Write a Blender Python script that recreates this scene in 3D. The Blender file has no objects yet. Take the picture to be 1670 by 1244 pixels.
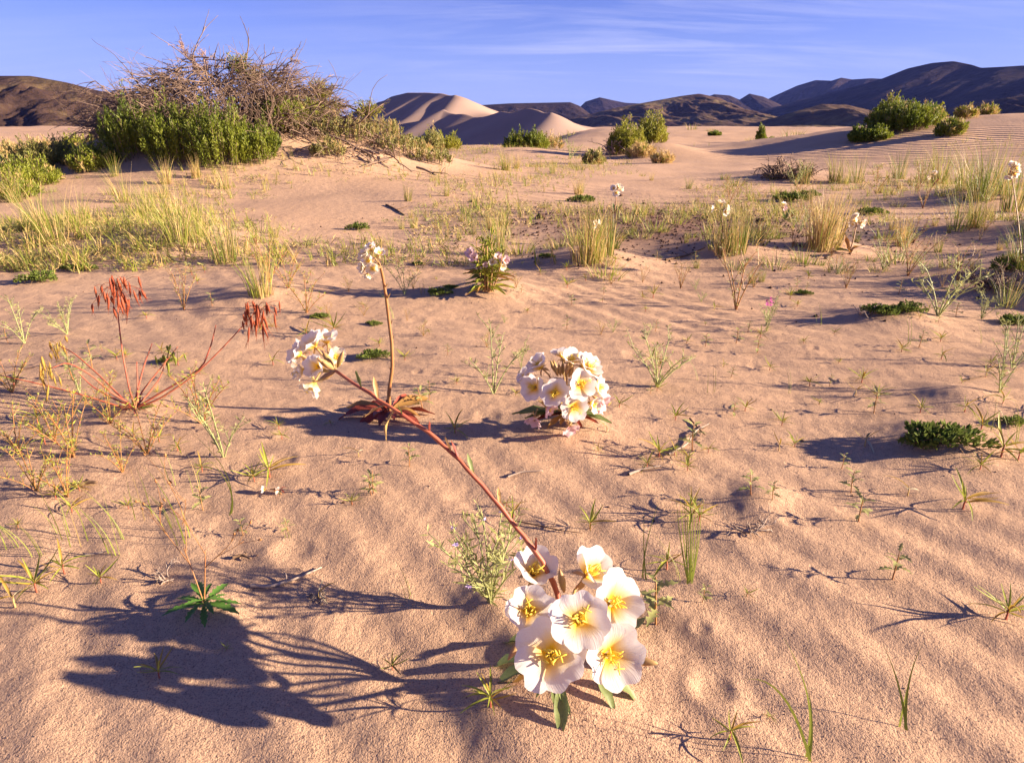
import bpy, math, random
import numpy as np
from mathutils import Vector, Matrix

random.seed(7)
RNG = np.random.default_rng(7)
SC = bpy.context.scene
COL = SC.collection
R = math.radians

# ------------------------------------------------------------------ camera
F, CX, CY, HOR = 1088.0, 835.0, 622.0, 207.0        # photograph pixels (1670 x 1244)
CAM_H = 0.65
PITCH = math.atan((CY - HOR) / F)
SP, CP = math.sin(PITCH), math.cos(PITCH)
cam_data = bpy.data.cameras.new('camera')
cam_data.sensor_width = 36.0
cam_data.lens = F / 1670.0 * 36.0
cam_data.clip_start = 0.02
cam_data.clip_end = 20000
cam = bpy.data.objects.new('camera', cam_data)
COL.objects.link(cam)
cam.location = (0, 0, CAM_H)
cam.rotation_euler = (math.pi / 2 - PITCH, 0, 0)
SC.camera = cam

# ------------------------------------------------------------------ light
SUN_EL, SUN_AZ = R(15.5), R(96.5)                    # azimuth clockwise from +Y (view direction)
sun_vec = Vector((math.sin(SUN_AZ) * math.cos(SUN_EL), math.cos(SUN_AZ) * math.cos(SUN_EL), math.sin(SUN_EL)))
sd = bpy.data.lights.new('sun', 'SUN')
sd.energy = 5.0
sd.angle = R(0.7)
sd.color = (1.0, 0.83, 0.66)
sun = bpy.data.objects.new('sun', sd)
COL.objects.link(sun)
sun.rotation_euler = sun_vec.to_track_quat('Z', 'Y').to_euler()
sun.location = (30, 0, 20)

W = bpy.data.worlds.new('World')
SC.world = W
W.use_nodes = True
nt = W.node_tree
nt.nodes.clear()
def wn(t, **k):
    n = nt.nodes.new(t)
    for a, b in k.items(): setattr(n, a, b)
    return n
sky = wn('ShaderNodeTexSky', sky_type='NISHITA')
sky.sun_disc = False
sky.sun_elevation = SUN_EL
sky.sun_rotation = SUN_AZ
sky.air_density = 1.0
sky.dust_density = 0.4
sky.ozone_density = 3.0
tint = wn('ShaderNodeMix', data_type='RGBA', blend_type='MULTIPLY')
tint.inputs['Factor'].default_value = 1.0
tint.inputs['B'].default_value = (0.36, 0.35, 0.80, 1)
nt.links.new(sky.outputs[0], tint.inputs['A'])
# thin cirrus: noise on the sky direction projected to a high plane
geo = wn('ShaderNodeTexCoord')
sep = wn('ShaderNodeSeparateXYZ')
nt.links.new(geo.outputs['Generated'], sep.inputs[0])
def wmath(op, a, b=None):
    n = wn('ShaderNodeMath', operation=op)
    for i, s in enumerate((a, b)):
        if s is None: continue
        if isinstance(s, (int, float)): n.inputs[i].default_value = s
        else: nt.links.new(s, n.inputs[i])
    return n.outputs[0]
zz = wmath('ADD', wmath('MAXIMUM', sep.outputs['Z'], 0.0), 0.12)
u = wmath('DIVIDE', sep.outputs['X'], zz)
v = wmath('DIVIDE', sep.outputs['Y'], zz)
cmb = wn('ShaderNodeCombineXYZ')
nt.links.new(wmath('ADD', wmath('MULTIPLY', u, 0.42), wmath('MULTIPLY', v, 0.10)), cmb.inputs[0])
nt.links.new(wmath('MULTIPLY', v, 1.7), cmb.inputs[1])
n1 = wn('ShaderNodeTexNoise'); n1.inputs['Scale'].default_value = 1.5; n1.inputs['Detail'].default_value = 9; n1.inputs['Roughness'].default_value = 0.62
n1.inputs['Distortion'].default_value = 0.5
nt.links.new(cmb.outputs[0], n1.inputs['Vector'])
n2 = wn('ShaderNodeTexNoise'); n2.inputs['Scale'].default_value = 0.55; n2.inputs['Detail'].default_value = 3
nt.links.new(cmb.outputs[0], n2.inputs['Vector'])
r1 = wn('ShaderNodeMapRange'); r1.inputs['From Min'].default_value = 0.44; r1.inputs['From Max'].default_value = 0.74
nt.links.new(n1.outputs['Fac'], r1.inputs['Value'])
r2 = wn('ShaderNodeMapRange'); r2.inputs['From Min'].default_value = 0.36; r2.inputs['From Max'].default_value = 0.58
nt.links.new(n2.outputs['Fac'], r2.inputs['Value'])
bank = wmath('ADD', wmath('POWER', wmath('MULTIPLY', wmath('SUBTRACT', u, 0.9), 0.60), 2.0), wmath('POWER', wmath('MULTIPLY', wmath('SUBTRACT', v, 4.2), 0.62), 2.0))
bank = wmath('POWER', 2.718, wmath('MULTIPLY', bank, -1.0))
cover = wmath('MAXIMUM', wmath('MULTIPLY', r2.outputs[0], 0.22), bank)
cf = wmath('MULTIPLY', wmath('MULTIPLY', r1.outputs[0], cover), 0.55)
cloud = wn('ShaderNodeMix', data_type='RGBA')
nt.links.new(cf, cloud.inputs['Factor'])
cloud.inputs['B'].default_value = (3.6, 3.6, 4.8, 1)
# the air is paler toward the horizon, all round
hz = wn('ShaderNodeMapRange', interpolation_type='SMOOTHERSTEP'); hz.inputs['From Min'].default_value = 0.24; hz.inputs['From Max'].default_value = -0.06
hz.inputs['To Max'].default_value = 0.75
nt.links.new(sep.outputs['Z'], hz.inputs['Value'])
pale = wn('ShaderNodeMix', data_type='RGBA')
nt.links.new(hz.outputs[0], pale.inputs['Factor']); nt.links.new(tint.outputs['Result'], pale.inputs['A'])
pale.inputs['B'].default_value = (1.9, 2.5, 4.9, 1)
nt.links.new(pale.outputs['Result'], cloud.inputs['A'])
bg = wn('ShaderNodeBackground')
bg.inputs['Strength'].default_value = 0.062
nt.links.new(cloud.outputs['Result'], bg.inputs['Color'])
wo = wn('ShaderNodeOutputWorld')
nt.links.new(bg.outputs[0], wo.inputs[0])

vs = SC.view_settings
vs.view_transform = 'Standard'; vs.look = 'None'; vs.gamma = 1.0; vs.use_curve_mapping = False
vs.exposure = 1.95
SC.render.engine = 'CYCLES'
SC.cycles.max_bounces = 6
SC.cycles.diffuse_bounces = 3
SC.cycles.transmission_bounces = 4
SC.cycles.transparent_max_bounces = 4
SC.cycles.use_denoising = True

# ------------------------------------------------------------------ materials
def mat_base(name):
    m = bpy.data.materials.new(name)
    m.use_nodes = True
    t = m.node_tree
    for n in list(t.nodes): t.nodes.remove(n)
    return m, t

def N(t, typ, **k):
    n = t.nodes.new(typ)
    for a, b in k.items(): setattr(n, a, b)
    return n

def ramp(t, fac, stops):
    r = N(t, 'ShaderNodeValToRGB')
    e = r.color_ramp.elements
    while len(e) < len(stops): e.new(0.5)
    for el, (p, c) in zip(e, stops):
        el.position = p; el.color = (c[0], c[1], c[2], 1)
    t.links.new(fac, r.inputs[0])
    return r.outputs[0]

def noise(t, vec, scale, detail=4, rough=0.55, dist=0.0):
    n = N(t, 'ShaderNodeTexNoise')
    n.inputs['Scale'].default_value = scale; n.inputs['Detail'].default_value = detail
    n.inputs['Roughness'].default_value = rough; n.inputs['Distortion'].default_value = dist
    if vec is not None: t.links.new(vec, n.inputs['Vector'])
    return n.outputs['Fac']

def mixc(t, fac, a, b, blend='MIX'):
    m = N(t, 'ShaderNodeMix', data_type='RGBA', blend_type=blend)
    for key, s in (('Factor', fac), ('A', a), ('B', b)):
        if isinstance(s, (int, float)): m.inputs[key].default_value = s
        elif isinstance(s, tuple): m.inputs[key].default_value = (*s[:3], 1)
        else: t.links.new(s, m.inputs[key])
    return m.outputs['Result']

def vmath(t, op, a, b=None, c=None):
    n = N(t, 'ShaderNodeMath', operation=op)
    for i, s in enumerate((a, b, c)):
        if s is None: continue
        if isinstance(s, (int, float)): n.inputs[i].default_value = s
        else: t.links.new(s, n.inputs[i])
    return n.outputs[0]

def mrange(t, val, a, b, c=0.0, d=1.0):
    n = N(t, 'ShaderNodeMapRange')
    for k, s in zip(('From Min', 'From Max', 'To Min', 'To Max'), (a, b, c, d)): n.inputs[k].default_value = s
    t.links.new(val, n.inputs['Value'])
    return n.outputs[0]

def plant_mat(name, c1, c2, transl=0.3, rough=0.55, scale=60.0, tip=None, spec=0.3):
    """leaf/stem colour c1..c2 mottled by noise and by object, some light passing through"""
    m, t = mat_base(name)
    tc = N(t, 'ShaderNodeTexCoord'); oi = N(t, 'ShaderNodeObjectInfo')
    f = noise(t, tc.outputs['Object'], scale, 3)
    f = vmath(t, 'ADD', mrange(t, f, 0.3, 0.7, 0, 0.75), vmath(t, 'MULTIPLY', oi.outputs['Random'], 0.25))
    col = mixc(t, f, c1, c2)
    if tip is not None:
        uv = N(t, 'ShaderNodeUVMap'); sx = N(t, 'ShaderNodeSeparateXYZ'); t.links.new(uv.outputs[0], sx.inputs[0])
        col = mixc(t, mrange(t, sx.outputs[0], 0.45, 1.0), col, tip)
    p = N(t, 'ShaderNodeBsdfPrincipled')
    p.inputs['Roughness'].default_value = rough
    p.inputs['Specular IOR Level'].default_value = spec
    t.links.new(col, p.inputs['Base Color'])
    out = N(t, 'ShaderNodeOutputMaterial')
    if transl > 0:
        tr = N(t, 'ShaderNodeBsdfTranslucent'); t.links.new(col, tr.inputs[0])
        mx = N(t, 'ShaderNodeMixShader'); mx.inputs[0].default_value = transl
        t.links.new(p.outputs[0], mx.inputs[1]); t.links.new(tr.outputs[0], mx.inputs[2])
        t.links.new(mx.outputs[0], out.inputs[0])
    else:
        t.links.new(p.outputs[0], out.inputs[0])
    return m

def petal_mat(name, white, throat, blush, thr=(0.12, 0.42)):
    m, t = mat_base(name)
    uv = N(t, 'ShaderNodeUVMap'); sx = N(t, 'ShaderNodeSeparateXYZ'); t.links.new(uv.outputs[0], sx.inputs[0])
    tc = N(t, 'ShaderNodeTexCoord')
    # fine veins fanning out along the petal
    cv = N(t, 'ShaderNodeCombineXYZ')
    t.links.new(vmath(t, 'MULTIPLY', sx.outputs[0], 2.0), cv.inputs[0]); t.links.new(vmath(t, 'MULTIPLY', sx.outputs[1], 26.0), cv.inputs[1])
    vein = noise(t, cv.outputs[0], 1.0, 2)
    col = mixc(t, mrange(t, noise(t, tc.outputs['Object'], 40, 2), 0.35, 0.75), white, blush)
    col = mixc(t, mrange(t, vein, 0.5, 0.75, 0, 0.5), col, blush)
    tf = vmath(t, 'ADD', sx.outputs[0], vmath(t, 'MULTIPLY', vmath(t, 'SUBTRACT', vein, 0.5), 0.22))
    col = mixc(t, mrange(t, tf, thr[0], thr[1]), throat, col)
    p = N(t, 'ShaderNodeBsdfPrincipled'); p.inputs['Roughness'].default_value = 0.6
    p.inputs['Specular IOR Level'].default_value = 0.2
    t.links.new(col, p.inputs['Base Color'])
    bp = N(t, 'ShaderNodeBump'); bp.inputs['Strength'].default_value = 0.5; bp.inputs['Distance'].default_value = 0.0016
    t.links.new(vein, bp.inputs['Height']); t.links.new(bp.outputs[0], p.inputs['Normal'])
    tr = N(t, 'ShaderNodeBsdfTranslucent'); t.links.new(col, tr.inputs[0])
    mx = N(t, 'ShaderNodeMixShader'); mx.inputs[0].default_value = 0.5
    out = N(t, 'ShaderNodeOutputMaterial')
    t.links.new(p.outputs[0], mx.inputs[1]); t.links.new(tr.outputs[0], mx.inputs[2]); t.links.new(mx.outputs[0], out.inputs[0])
    return m

M = {}
M['petal'] = petal_mat('white_petal', (0.84, 0.80, 0.73), (0.88, 0.58, 0.03), (0.80, 0.70, 0.62), (0.14, 0.66))
M['petal_old'] = petal_mat('cream_petal', (0.85, 0.80, 0.66), (0.80, 0.55, 0.08), (0.84, 0.68, 0.46), (0.1, 0.6))
M['petal_pink'] = petal_mat('pink_petal', (0.84, 0.68, 0.66), (0.80, 0.55, 0.25), (0.80, 0.45, 0.45))
M['stamen'] = plant_mat('yellow_stamen', (0.88, 0.66, 0.06), (0.92, 0.76, 0.14), 0.35)
M['red_stem'] = plant_mat('red_stem', (0.30, 0.06, 0.035), (0.42, 0.13, 0.06), 0.0, 0.5, 30)
M['rust_stem'] = plant_mat('rust_stem', (0.28, 0.10, 0.04), (0.36, 0.20, 0.06), 0.0, 0.5, 20)
M['red_leaf'] = plant_mat('dark_red_leaf', (0.14, 0.03, 0.025), (0.34, 0.07, 0.03), 0.25, 0.5, 30)
M['prim_leaf'] = plant_mat('primrose_leaf', (0.13, 0.17, 0.05), (0.22, 0.25, 0.08), 0.25, 0.5, 40)
M['prim_leaf_old'] = plant_mat('primrose_leaf_old', (0.30, 0.20, 0.05), (0.42, 0.18, 0.06), 0.3, 0.5, 40)
M['bud'] = plant_mat('bud', (0.50, 0.24, 0.12), (0.42, 0.34, 0.10), 0.25, 0.5, 60)
M['star_leaf'] = plant_mat('seedling_leaf', (0.22, 0.26, 0.035), (0.42, 0.40, 0.05), 0.3, 0.5, 60)
M['star_leaf_red'] = plant_mat('seedling_leaf_bronze', (0.34, 0.22, 0.035), (0.46, 0.28, 0.05), 0.3, 0.5, 60)
M['pale_leaf'] = plant_mat('pale_dry_leaf', (0.42, 0.36, 0.20), (0.55, 0.48, 0.30), 0.3, 0.6, 60)
M['grey_leaf'] = plant_mat('grey_green_leaf', (0.25, 0.26, 0.08), (0.40, 0.38, 0.13), 0.3, 0.6, 70)
M['grey_stem'] = plant_mat('grey_green_stem', (0.30, 0.32, 0.12), (0.40, 0.40, 0.16), 0.15, 0.6, 50)
M['mat_leaf'] = plant_mat('mat_leaf', (0.07, 0.11, 0.02), (0.22, 0.25, 0.05), 0.25, 0.8, 35, spec=.1)
M['lobed'] = plant_mat('lobed_leaf', (0.06, 0.16, 0.025), (0.13, 0.24, 0.04), 0.3, 0.5, 30)
M['grass'] = plant_mat('grass_green', (0.16, 0.205, 0.02), (0.31, 0.315, 0.045), 0.35, 0.5, 8)
M['grass_dark'] = plant_mat('grass_dark', (0.09, 0.14, 0.015), (0.22, 0.24, 0.03), 0.35, 0.5, 8)
M['straw'] = plant_mat('straw', (0.48, 0.31, 0.10), (0.58, 0.43, 0.18), 0.3, 0.55, 8)
M['shrub'] = plant_mat('shrub_green', (0.065, 0.105, 0.010), (0.29, 0.30, 0.03), 0.35, 0.55, 2.6)
M['shrub_yellow'] = plant_mat('shrub_yellow_green', (0.13, 0.16, 0.015), (0.38, 0.34, 0.04), 0.35, 0.55, 2.6)
M['shrub_olive'] = plant_mat('shrub_olive', (0.11, 0.12, 0.03), (0.26, 0.23, 0.06), 0.3, 0.55, 2.2)
M['sage'] = plant_mat('sage_tuft', (0.17, 0.18, 0.04), (0.34, 0.30, 0.09), 0.3, 0.6, 6)
M['dead'] = plant_mat('dead_wood', (0.09, 0.058, 0.04), (0.32, 0.215, 0.15), 0.0, 0.85, 3.5, spec=0.1)
M['dead_pink'] = plant_mat('dead_twig', (0.36, 0.22, 0.16), (0.50, 0.34, 0.26), 0.0, 0.85, 5, spec=0.1)
M['driftwood'] = plant_mat('bleached_twig', (0.24, 0.17, 0.12), (0.40, 0.31, 0.24), 0.0, 0.8, 40, spec=0.1)
M['dark_twig'] = plant_mat('dark_twig', (0.09, 0.055, 0.03), (0.20, 0.12, 0.07), 0.0, 0.8, 40, spec=0.1)
M['brome'] = plant_mat('red_brome', (0.30, 0.05, 0.02), (0.44, 0.11, 0.04), 0.3, 0.6, 50)
M['brome_green'] = plant_mat('ripening_brome', (0.38, 0.30, 0.05), (0.48, 0.24, 0.05), 0.3, 0.6, 50)
M['lavender'] = plant_mat('lavender_petal', (0.60, 0.45, 0.80), (0.70, 0.55, 0.85), 0.3)
M['magenta'] = plant_mat('magenta_petal', (0.50, 0.06, 0.28), (0.62, 0.14, 0.40), 0.3)
M['clod'] = plant_mat('clod', (0.20, 0.12, 0.07), (0.38, 0.26, 0.17), 0.0, 0.95, 300, spec=0.05)
M['dark_clod'] = plant_mat('dark_clod', (0.045, 0.025, 0.018), (0.11, 0.06, 0.045), 0.0, 0.95, 60, spec=0.05)

def sand_material():
    m, t = mat_base('sand')
    g = N(t, 'ShaderNodeNewGeometry')
    pos = g.outputs['Position']
    ln = N(t, 'ShaderNodeVectorMath', operation='LENGTH'); t.links.new(pos, ln.inputs[0])
    dist = ln.outputs['Value']
    big = noise(t, pos, 0.9, 4, 0.6)
    col = ramp(t, big, [(0.25, (0.455, 0.280, 0.160)), (0.75, (0.545, 0.346, 0.204))])
    far_n = noise(t, pos, 0.05, 5, 0.6)
    col = mixc(t, mrange(t, far_n, 0.35, 0.7, 0.0, 0.35), col, (0.57, 0.38, 0.25))
    # grain: dark and pale specks a few millimetres wide
    g1 = noise(t, pos, 260, 3, 0.7)
    g2 = noise(t, pos, 90, 4, 0.65)
    g3 = noise(t, pos, 520, 2, 0.6)
    col = mixc(t, mrange(t, g1, 0.55, 0.70, 0, 0.5), col, (0.17, 0.10, 0.07))
    col = mixc(t, mrange(t, g1, 0.36, 0.22, 0, 0.6), col, (0.66, 0.50, 0.37))
    col = mixc(t, mrange(t, g2, 0.52, 0.72, 0, 0.45), col, (0.24, 0.145, 0.095))
    col = mixc(t, vmath(t, 'MULTIPLY', mrange(t, g3, 0.55, 0.67, 0, 0.7), mrange(t, dist, 3.5, 1.0)), col, (0.10, 0.055, 0.04))
    # coarse dark soil patch where the gravel lies
    sub = N(t, 'ShaderNodeVectorMath', operation='SUBTRACT'); t.links.new(pos, sub.inputs[0]); sub.inputs[1].default_value = (1.15, 4.9, 0)
    scl = N(t, 'ShaderNodeVectorMath', operation='MULTIPLY'); t.links.new(sub.outputs[0], scl.inputs[0]); scl.inputs[1].default_value = (0.85, 0.62, 0)
    l2 = N(t, 'ShaderNodeVectorMath', operation='LENGTH'); t.links.new(scl.outputs[0], l2.inputs[0])
    patch = mrange(t, vmath(t, 'ADD', l2.outputs['Value'], vmath(t, 'MULTIPLY', noise(t, pos, 3, 4), 0.9)), 1.55, 0.85, 0, 0.85)
    col = mixc(t, patch, col, (0.19, 0.105, 0.07))
    p = N(t, 'ShaderNodeBsdfPrincipled'); p.inputs['Roughness'].default_value = 0.95; p.inputs['Specular IOR Level'].default_value = 0.08
    t.links.new(col, p.inputs['Base Color'])
    # fine relief
    near = mrange(t, dist, 1.5, 7.0, 1.0, 0.0)
    b1 = N(t, 'ShaderNodeBump'); b1.inputs['Distance'].default_value = 0.0035
    t.links.new(vmath(t, 'MULTIPLY', near, 0.6), b1.inputs['Strength'])
    t.links.new(vmath(t, 'ADD', vmath(t, 'ADD', g1, vmath(t, 'MULTIPLY', g3, 0.5)), vmath(t, 'MULTIPLY', g2, 0.55)), b1.inputs['Height'])
    b2 = N(t, 'ShaderNodeBump'); b2.inputs['Distance'].default_value = 0.02; b2.inputs['Strength'].default_value = 0.42
    t.links.new(noise(t, pos, 14, 5, 0.6), b2.inputs['Height']); t.links.new(b1.outputs[0], b2.inputs['Normal'])
    # wind ripples on the open sand farther off
    wv = N(t, 'ShaderNodeTexWave', wave_type='BANDS', bands_direction='DIAGONAL', wave_profile='SIN')
    wv.inputs['Scale'].default_value = 2.1; wv.inputs['Distortion'].default_value = 7.0; wv.inputs['Detail'].default_value = 2; wv.inputs['Detail Scale'].default_value = 0.35
    t.links.new(pos, wv.inputs['Vector'])
    s3 = N(t, 'ShaderNodeVectorMath', operation='SUBTRACT'); t.links.new(pos, s3.inputs[0]); s3.inputs[1].default_value = (7.2, 14.0, 0.4)
    l3 = N(t, 'ShaderNodeVectorMath', operation='LENGTH'); t.links.new(s3.outputs[0], l3.inputs[0])
    windy = mrange(t, l3.outputs['Value'], 3.6, 1.8)
    rip = vmath(t, 'MULTIPLY', mrange(t, dist, 5.0, 10.0), vmath(t, 'MAXIMUM', mrange(t, noise(t, pos, 0.22, 2), 0.47, 0.62, 0, 0.5), windy))
    b3 = N(t, 'ShaderNodeBump'); b3.inputs['Distance'].default_value = 0.03
    t.links.new(vmath(t, 'MULTIPLY', rip, 0.9), b3.inputs['Strength'])
    t.links.new(wv.outputs['Fac'], b3.inputs['Height']); t.links.new(b2.outputs[0], b3.inputs['Normal'])
    t.links.new(b3.outputs[0], p.inputs['Normal'])
    out = N(t, 'ShaderNodeOutputMaterial'); t.links.new(p.outputs[0], out.inputs[0])
    return m
M['sand'] = sand_material()

def hill_material(name, dark, mid, pale, s, bump=4.0):
    m, t = mat_base(name)
    g = N(t, 'ShaderNodeNewGeometry'); pos = g.outputs['Position']
    a = noise(t, pos, s, 6, 0.6, 0.6); b = noise(t, pos, s * 9, 5, 0.65)
    f = vmath(t, 'ADD', vmath(t, 'MULTIPLY', a, 0.72), vmath(t, 'MULTIPLY', b, 0.28))
    col = ramp(t, f, [(0.38, dark), (0.52, mid), (0.68, pale)])
    p = N(t, 'ShaderNodeBsdfPrincipled'); p.inputs['Roughness'].default_value = 0.95; p.inputs['Specular IOR Level'].default_value = 0.05
    t.links.new(col, p.inputs['Base Color'])
    bp = N(t, 'ShaderNodeBump'); bp.inputs['Distance'].default_value = bump; bp.inputs['Strength'].default_value = 0.9
    t.links.new(b, bp.inputs['Height']); t.links.new(bp.outputs[0], p.inputs['Normal'])
    out = N(t, 'ShaderNodeOutputMaterial'); t.links.new(p.outputs[0], out.inputs[0])
    return m
M['hill_brown'] = hill_material('brown_hill', (0.022, 0.013, 0.010), (0.052, 0.030, 0.020), (0.105, 0.072, 0.032), 0.014)
M['hill_green'] = hill_material('grassy_hill', (0.045, 0.024, 0.022), (0.12, 0.075, 0.042), (0.25, 0.19, 0.07), 0.007)
M['hill_dark'] = hill_material('dark_mountain', (0.014, 0.009, 0.011), (0.030, 0.019, 0.018), (0.065, 0.042, 0.032), 0.005, 8)
def dune_material():
    m, t = mat_base('dune_sand')
    g = N(t, 'ShaderNodeNewGeometry')
    col = ramp(t, noise(t, g.outputs['Position'], 0.03, 4), [(0.3, (0.29, 0.195, 0.145)), (0.7, (0.35, 0.24, 0.175))])
    p = N(t, 'ShaderNodeBsdfPrincipled'); p.inputs['Roughness'].default_value = 0.95; p.inputs['Specular IOR Level'].default_value = 0.05
    t.links.new(col, p.inputs['Base Color'])
    out = N(t, 'ShaderNodeOutputMaterial'); t.links.new(p.outputs[0], out.inputs[0])
    return m
M['dune'] = dune_material()

# ------------------------------------------------------------------ helpers: meshes and things
def mesh_from(name, V, quads=None, tris=None, uv=None, smooth=True):
    V = np.asarray(V, np.float32).reshape(-1, 3)
    q = np.zeros((0, 4), np.int32) if quads is None or len(quads) == 0 else np.asarray(quads, np.int32).reshape(-1, 4)
    tr = np.zeros((0, 3), np.int32) if tris is None or len(tris) == 0 else np.asarray(tris, np.int32).reshape(-1, 3)
    me = bpy.data.meshes.new(name)
    me.vertices.add(len(V)); me.vertices.foreach_set('co', V.ravel())
    loops = np.concatenate([q.ravel(), tr.ravel()])
    tot = np.concatenate([np.full(len(q), 4), np.full(len(tr), 3)]).astype(np.int32)
    st = np.concatenate([[0], np.cumsum(tot)[:-1]]).astype(np.int32) if len(tot) else np.zeros(0, np.int32)
    me.loops.add(len(loops)); me.loops.foreach_set('vertex_index', loops.astype(np.int32))
    me.polygons.add(len(tot)); me.polygons.foreach_set('loop_start', st); me.polygons.foreach_set('loop_total', tot)
    if smooth: me.polygons.foreach_set('use_smooth', np.ones(len(tot), bool))
    if uv is not None:
        l = me.uv_layers.new(name='UVMap')
        l.data.foreach_set('uv', np.asarray(uv, np.float32)[loops].ravel())
    me.update(calc_edges=True); me.validate()
    return me

class MB:
    def __init__(s): s.V = []; s.Q = []; s.T = []; s.U = []; s.n = 0
    def add(s, V, Q=None, T=None, U=None):
        V = np.asarray(V, float).reshape(-1, 3)
        if Q is not None and len(Q): s.Q.append(np.asarray(Q, int).reshape(-1, 4) + s.n)
        if T is not None and len(T): s.T.append(np.asarray(T, int).reshape(-1, 3) + s.n)
        s.U.append(np.zeros((len(V), 2)) if U is None else np.asarray(U, float))
        s.V.append(V); s.n += len(V)
    def mesh(s, name, smooth=True):
        return mesh_from(name, np.concatenate(s.V), np.concatenate(s.Q) if s.Q else None, np.concatenate(s.T) if s.T else None, np.concatenate(s.U), smooth)
    def build(s, name, mat, parent=None, mtx=None, kind=None, label=None):
        return obj(name, s.mesh(name), mat, parent, mtx, kind, label)
    def tube(s, pts, r0, r1, sides=4, cap=True):
        P = np.asarray(pts, float); n = len(P)
        T = np.gradient(P, axis=0); T /= np.linalg.norm(T, axis=1)[:, None] + 1e-9
        ref = np.array([0.0, 0.0, 1.0]) if abs(T[0][2]) < 0.8 else np.array([1.0, 0.0, 0.0])
        A = np.cross(T, ref); A /= np.linalg.norm(A, axis=1)[:, None] + 1e-9
        B = np.cross(T, A)
        rr = np.linspace(r0, r1, n) if np.isscalar(r0) else np.asarray(r0, float)
        a = np.arange(sides) / sides * 2 * math.pi
        ring = P[:, None, :] + rr[:, None, None] * (np.cos(a)[None, :, None] * A[:, None, :] + np.sin(a)[None, :, None] * B[:, None, :])
        V = ring.reshape(-1, 3)
        i = np.arange(n - 1)[:, None] * sides; j = np.arange(sides)[None, :]; k = (j + 1) % sides
        Q = np.stack([i + j, i + k, i + sides + k, i + sides + j], -1).reshape(-1, 4)
        U = np.repeat(np.linspace(0, 1, n), sides)
        U = np.stack([U, np.zeros_like(U)], 1)
        Tt = None
        if cap:
            Tt = [((n - 1) * sides, (n - 1) * sides + x, (n - 1) * sides + x + 1) for x in range(1, sides - 1)]
        s.add(V, Q, Tt, U)
    def ribbon(s, pts, w, side, taper=1.0):
        """flat grass blade: width w at the base, tapering to a point, slightly folded"""
        P = np.asarray(pts, float); n = len(P); side = np.asarray(side, float)
        ww = w * (1 - np.linspace(0, 1, n) ** (1.6 * taper)); ww[-1] = w * 0.06
        V = np.stack([P - side * ww[:, None] * 0.5, P + side * ww[:, None] * 0.5], 1).reshape(-1, 3)
        i = np.arange(n - 1) * 2
        U = np.repeat(np.linspace(0, 1, n), 2)
        s.add(V, np.stack([i, i + 1, i + 3, i + 2], -1), None, np.stack([U, np.tile([0.0, 1.0], n)], 1))
    def leaves(s, C, D, L, Wd):
        """many small leaves at once: centres C, directions D, lengths L, widths Wd"""
        C = np.asarray(C, float); D = np.asarray(D, float); D = D / (np.linalg.norm(D, axis=1)[:, None] + 1e-9)
        rv = RNG.normal(size=C.shape); S = np.cross(D, rv); S /= np.linalg.norm(S, axis=1)[:, None] + 1e-9
        L = np.broadcast_to(L, len(C))[:, None]; Wd = np.broadcast_to(Wd, len(C))[:, None]
        a = C; b = C + D * L * 0.45 + S * Wd * 0.5; c = C + D * L; d = C + D * L * 0.45 - S * Wd * 0.5
        V = np.stack([a, b, c, d], 1).reshape(-1, 3)
        i = np.arange(len(C)) * 4
        s.add(V, np.stack([i, i + 1, i + 2, i + 3], -1))

KIDS = {}
def obj(name, me, mat, parent=None, mtx=None, kind=None, label=None):
    o = bpy.data.objects.new(name, me)
    COL.objects.link(o)
    if mat is not None and me is not None and len(me.materials) == 0: me.materials.append(mat)
    if parent is not None: o.parent = parent; KIDS.setdefault(parent.name, []).append(o)
    if mtx is not None: o.matrix_basis = mtx
    if kind: o['kind'] = kind
    if label: o['label'] = label
    return o

def thing(name, label, cat, loc, rz=0.0, group=None, scale=1.0):
    o = bpy.data.objects.new(name, None); COL.objects.link(o)
    o.empty_display_size = 0.02
    o.location = loc; o.rotation_euler = (0, 0, rz); o.scale = (scale,) * 3
    o['label'] = label; o['category'] = cat
    if group: o['group'] = group
    return o

def copy_tree(o, parent=None):
    c = o.copy(); COL.objects.link(c)
    if parent is not None: c.parent = parent; KIDS.setdefault(parent.name, []).append(c)
    for ch in KIDS.get(o.name, []): copy_tree(ch, c)
    return c

def frame(origin, x, up=(0, 0, 1), scale=1.0):
    """matrix whose X axis runs along x and whose Z axis is as near to up as it can be"""
    x = Vector(x).normalized(); up = Vector(up)
    y = up.cross(x)
    if y.length < 1e-4: y = Vector((0, 1, 0)).cross(x)
    y.normalize(); z = x.cross(y)
    m = Matrix((x, y, z)).transposed().to_4x4()
    if isinstance(scale, (int, float)): scale = (scale,) * 3
    m = m @ Matrix.Diagonal((*scale, 1))
    m.translation = Vector(origin)
    return m

def zframe(origin, n, spin=0.0, scale=1.0):
    q = Vector(n).normalized().to_track_quat('Z', 'Y')
    m = q.to_matrix().to_4x4() @ Matrix.Rotation(spin, 4, 'Z') @ Matrix.Scale(scale, 4)
    m.translation = Vector(origin)
    return m

def bez(p0, p1, p2, n=8):
    t = np.linspace(0, 1, n)[:, None]
    p0, p1, p2 = (np.asarray(p, float) for p in (p0, p1, p2))
    return (1 - t) ** 2 * p0 + 2 * t * (1 - t) * p1 + t * t * p2

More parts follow.
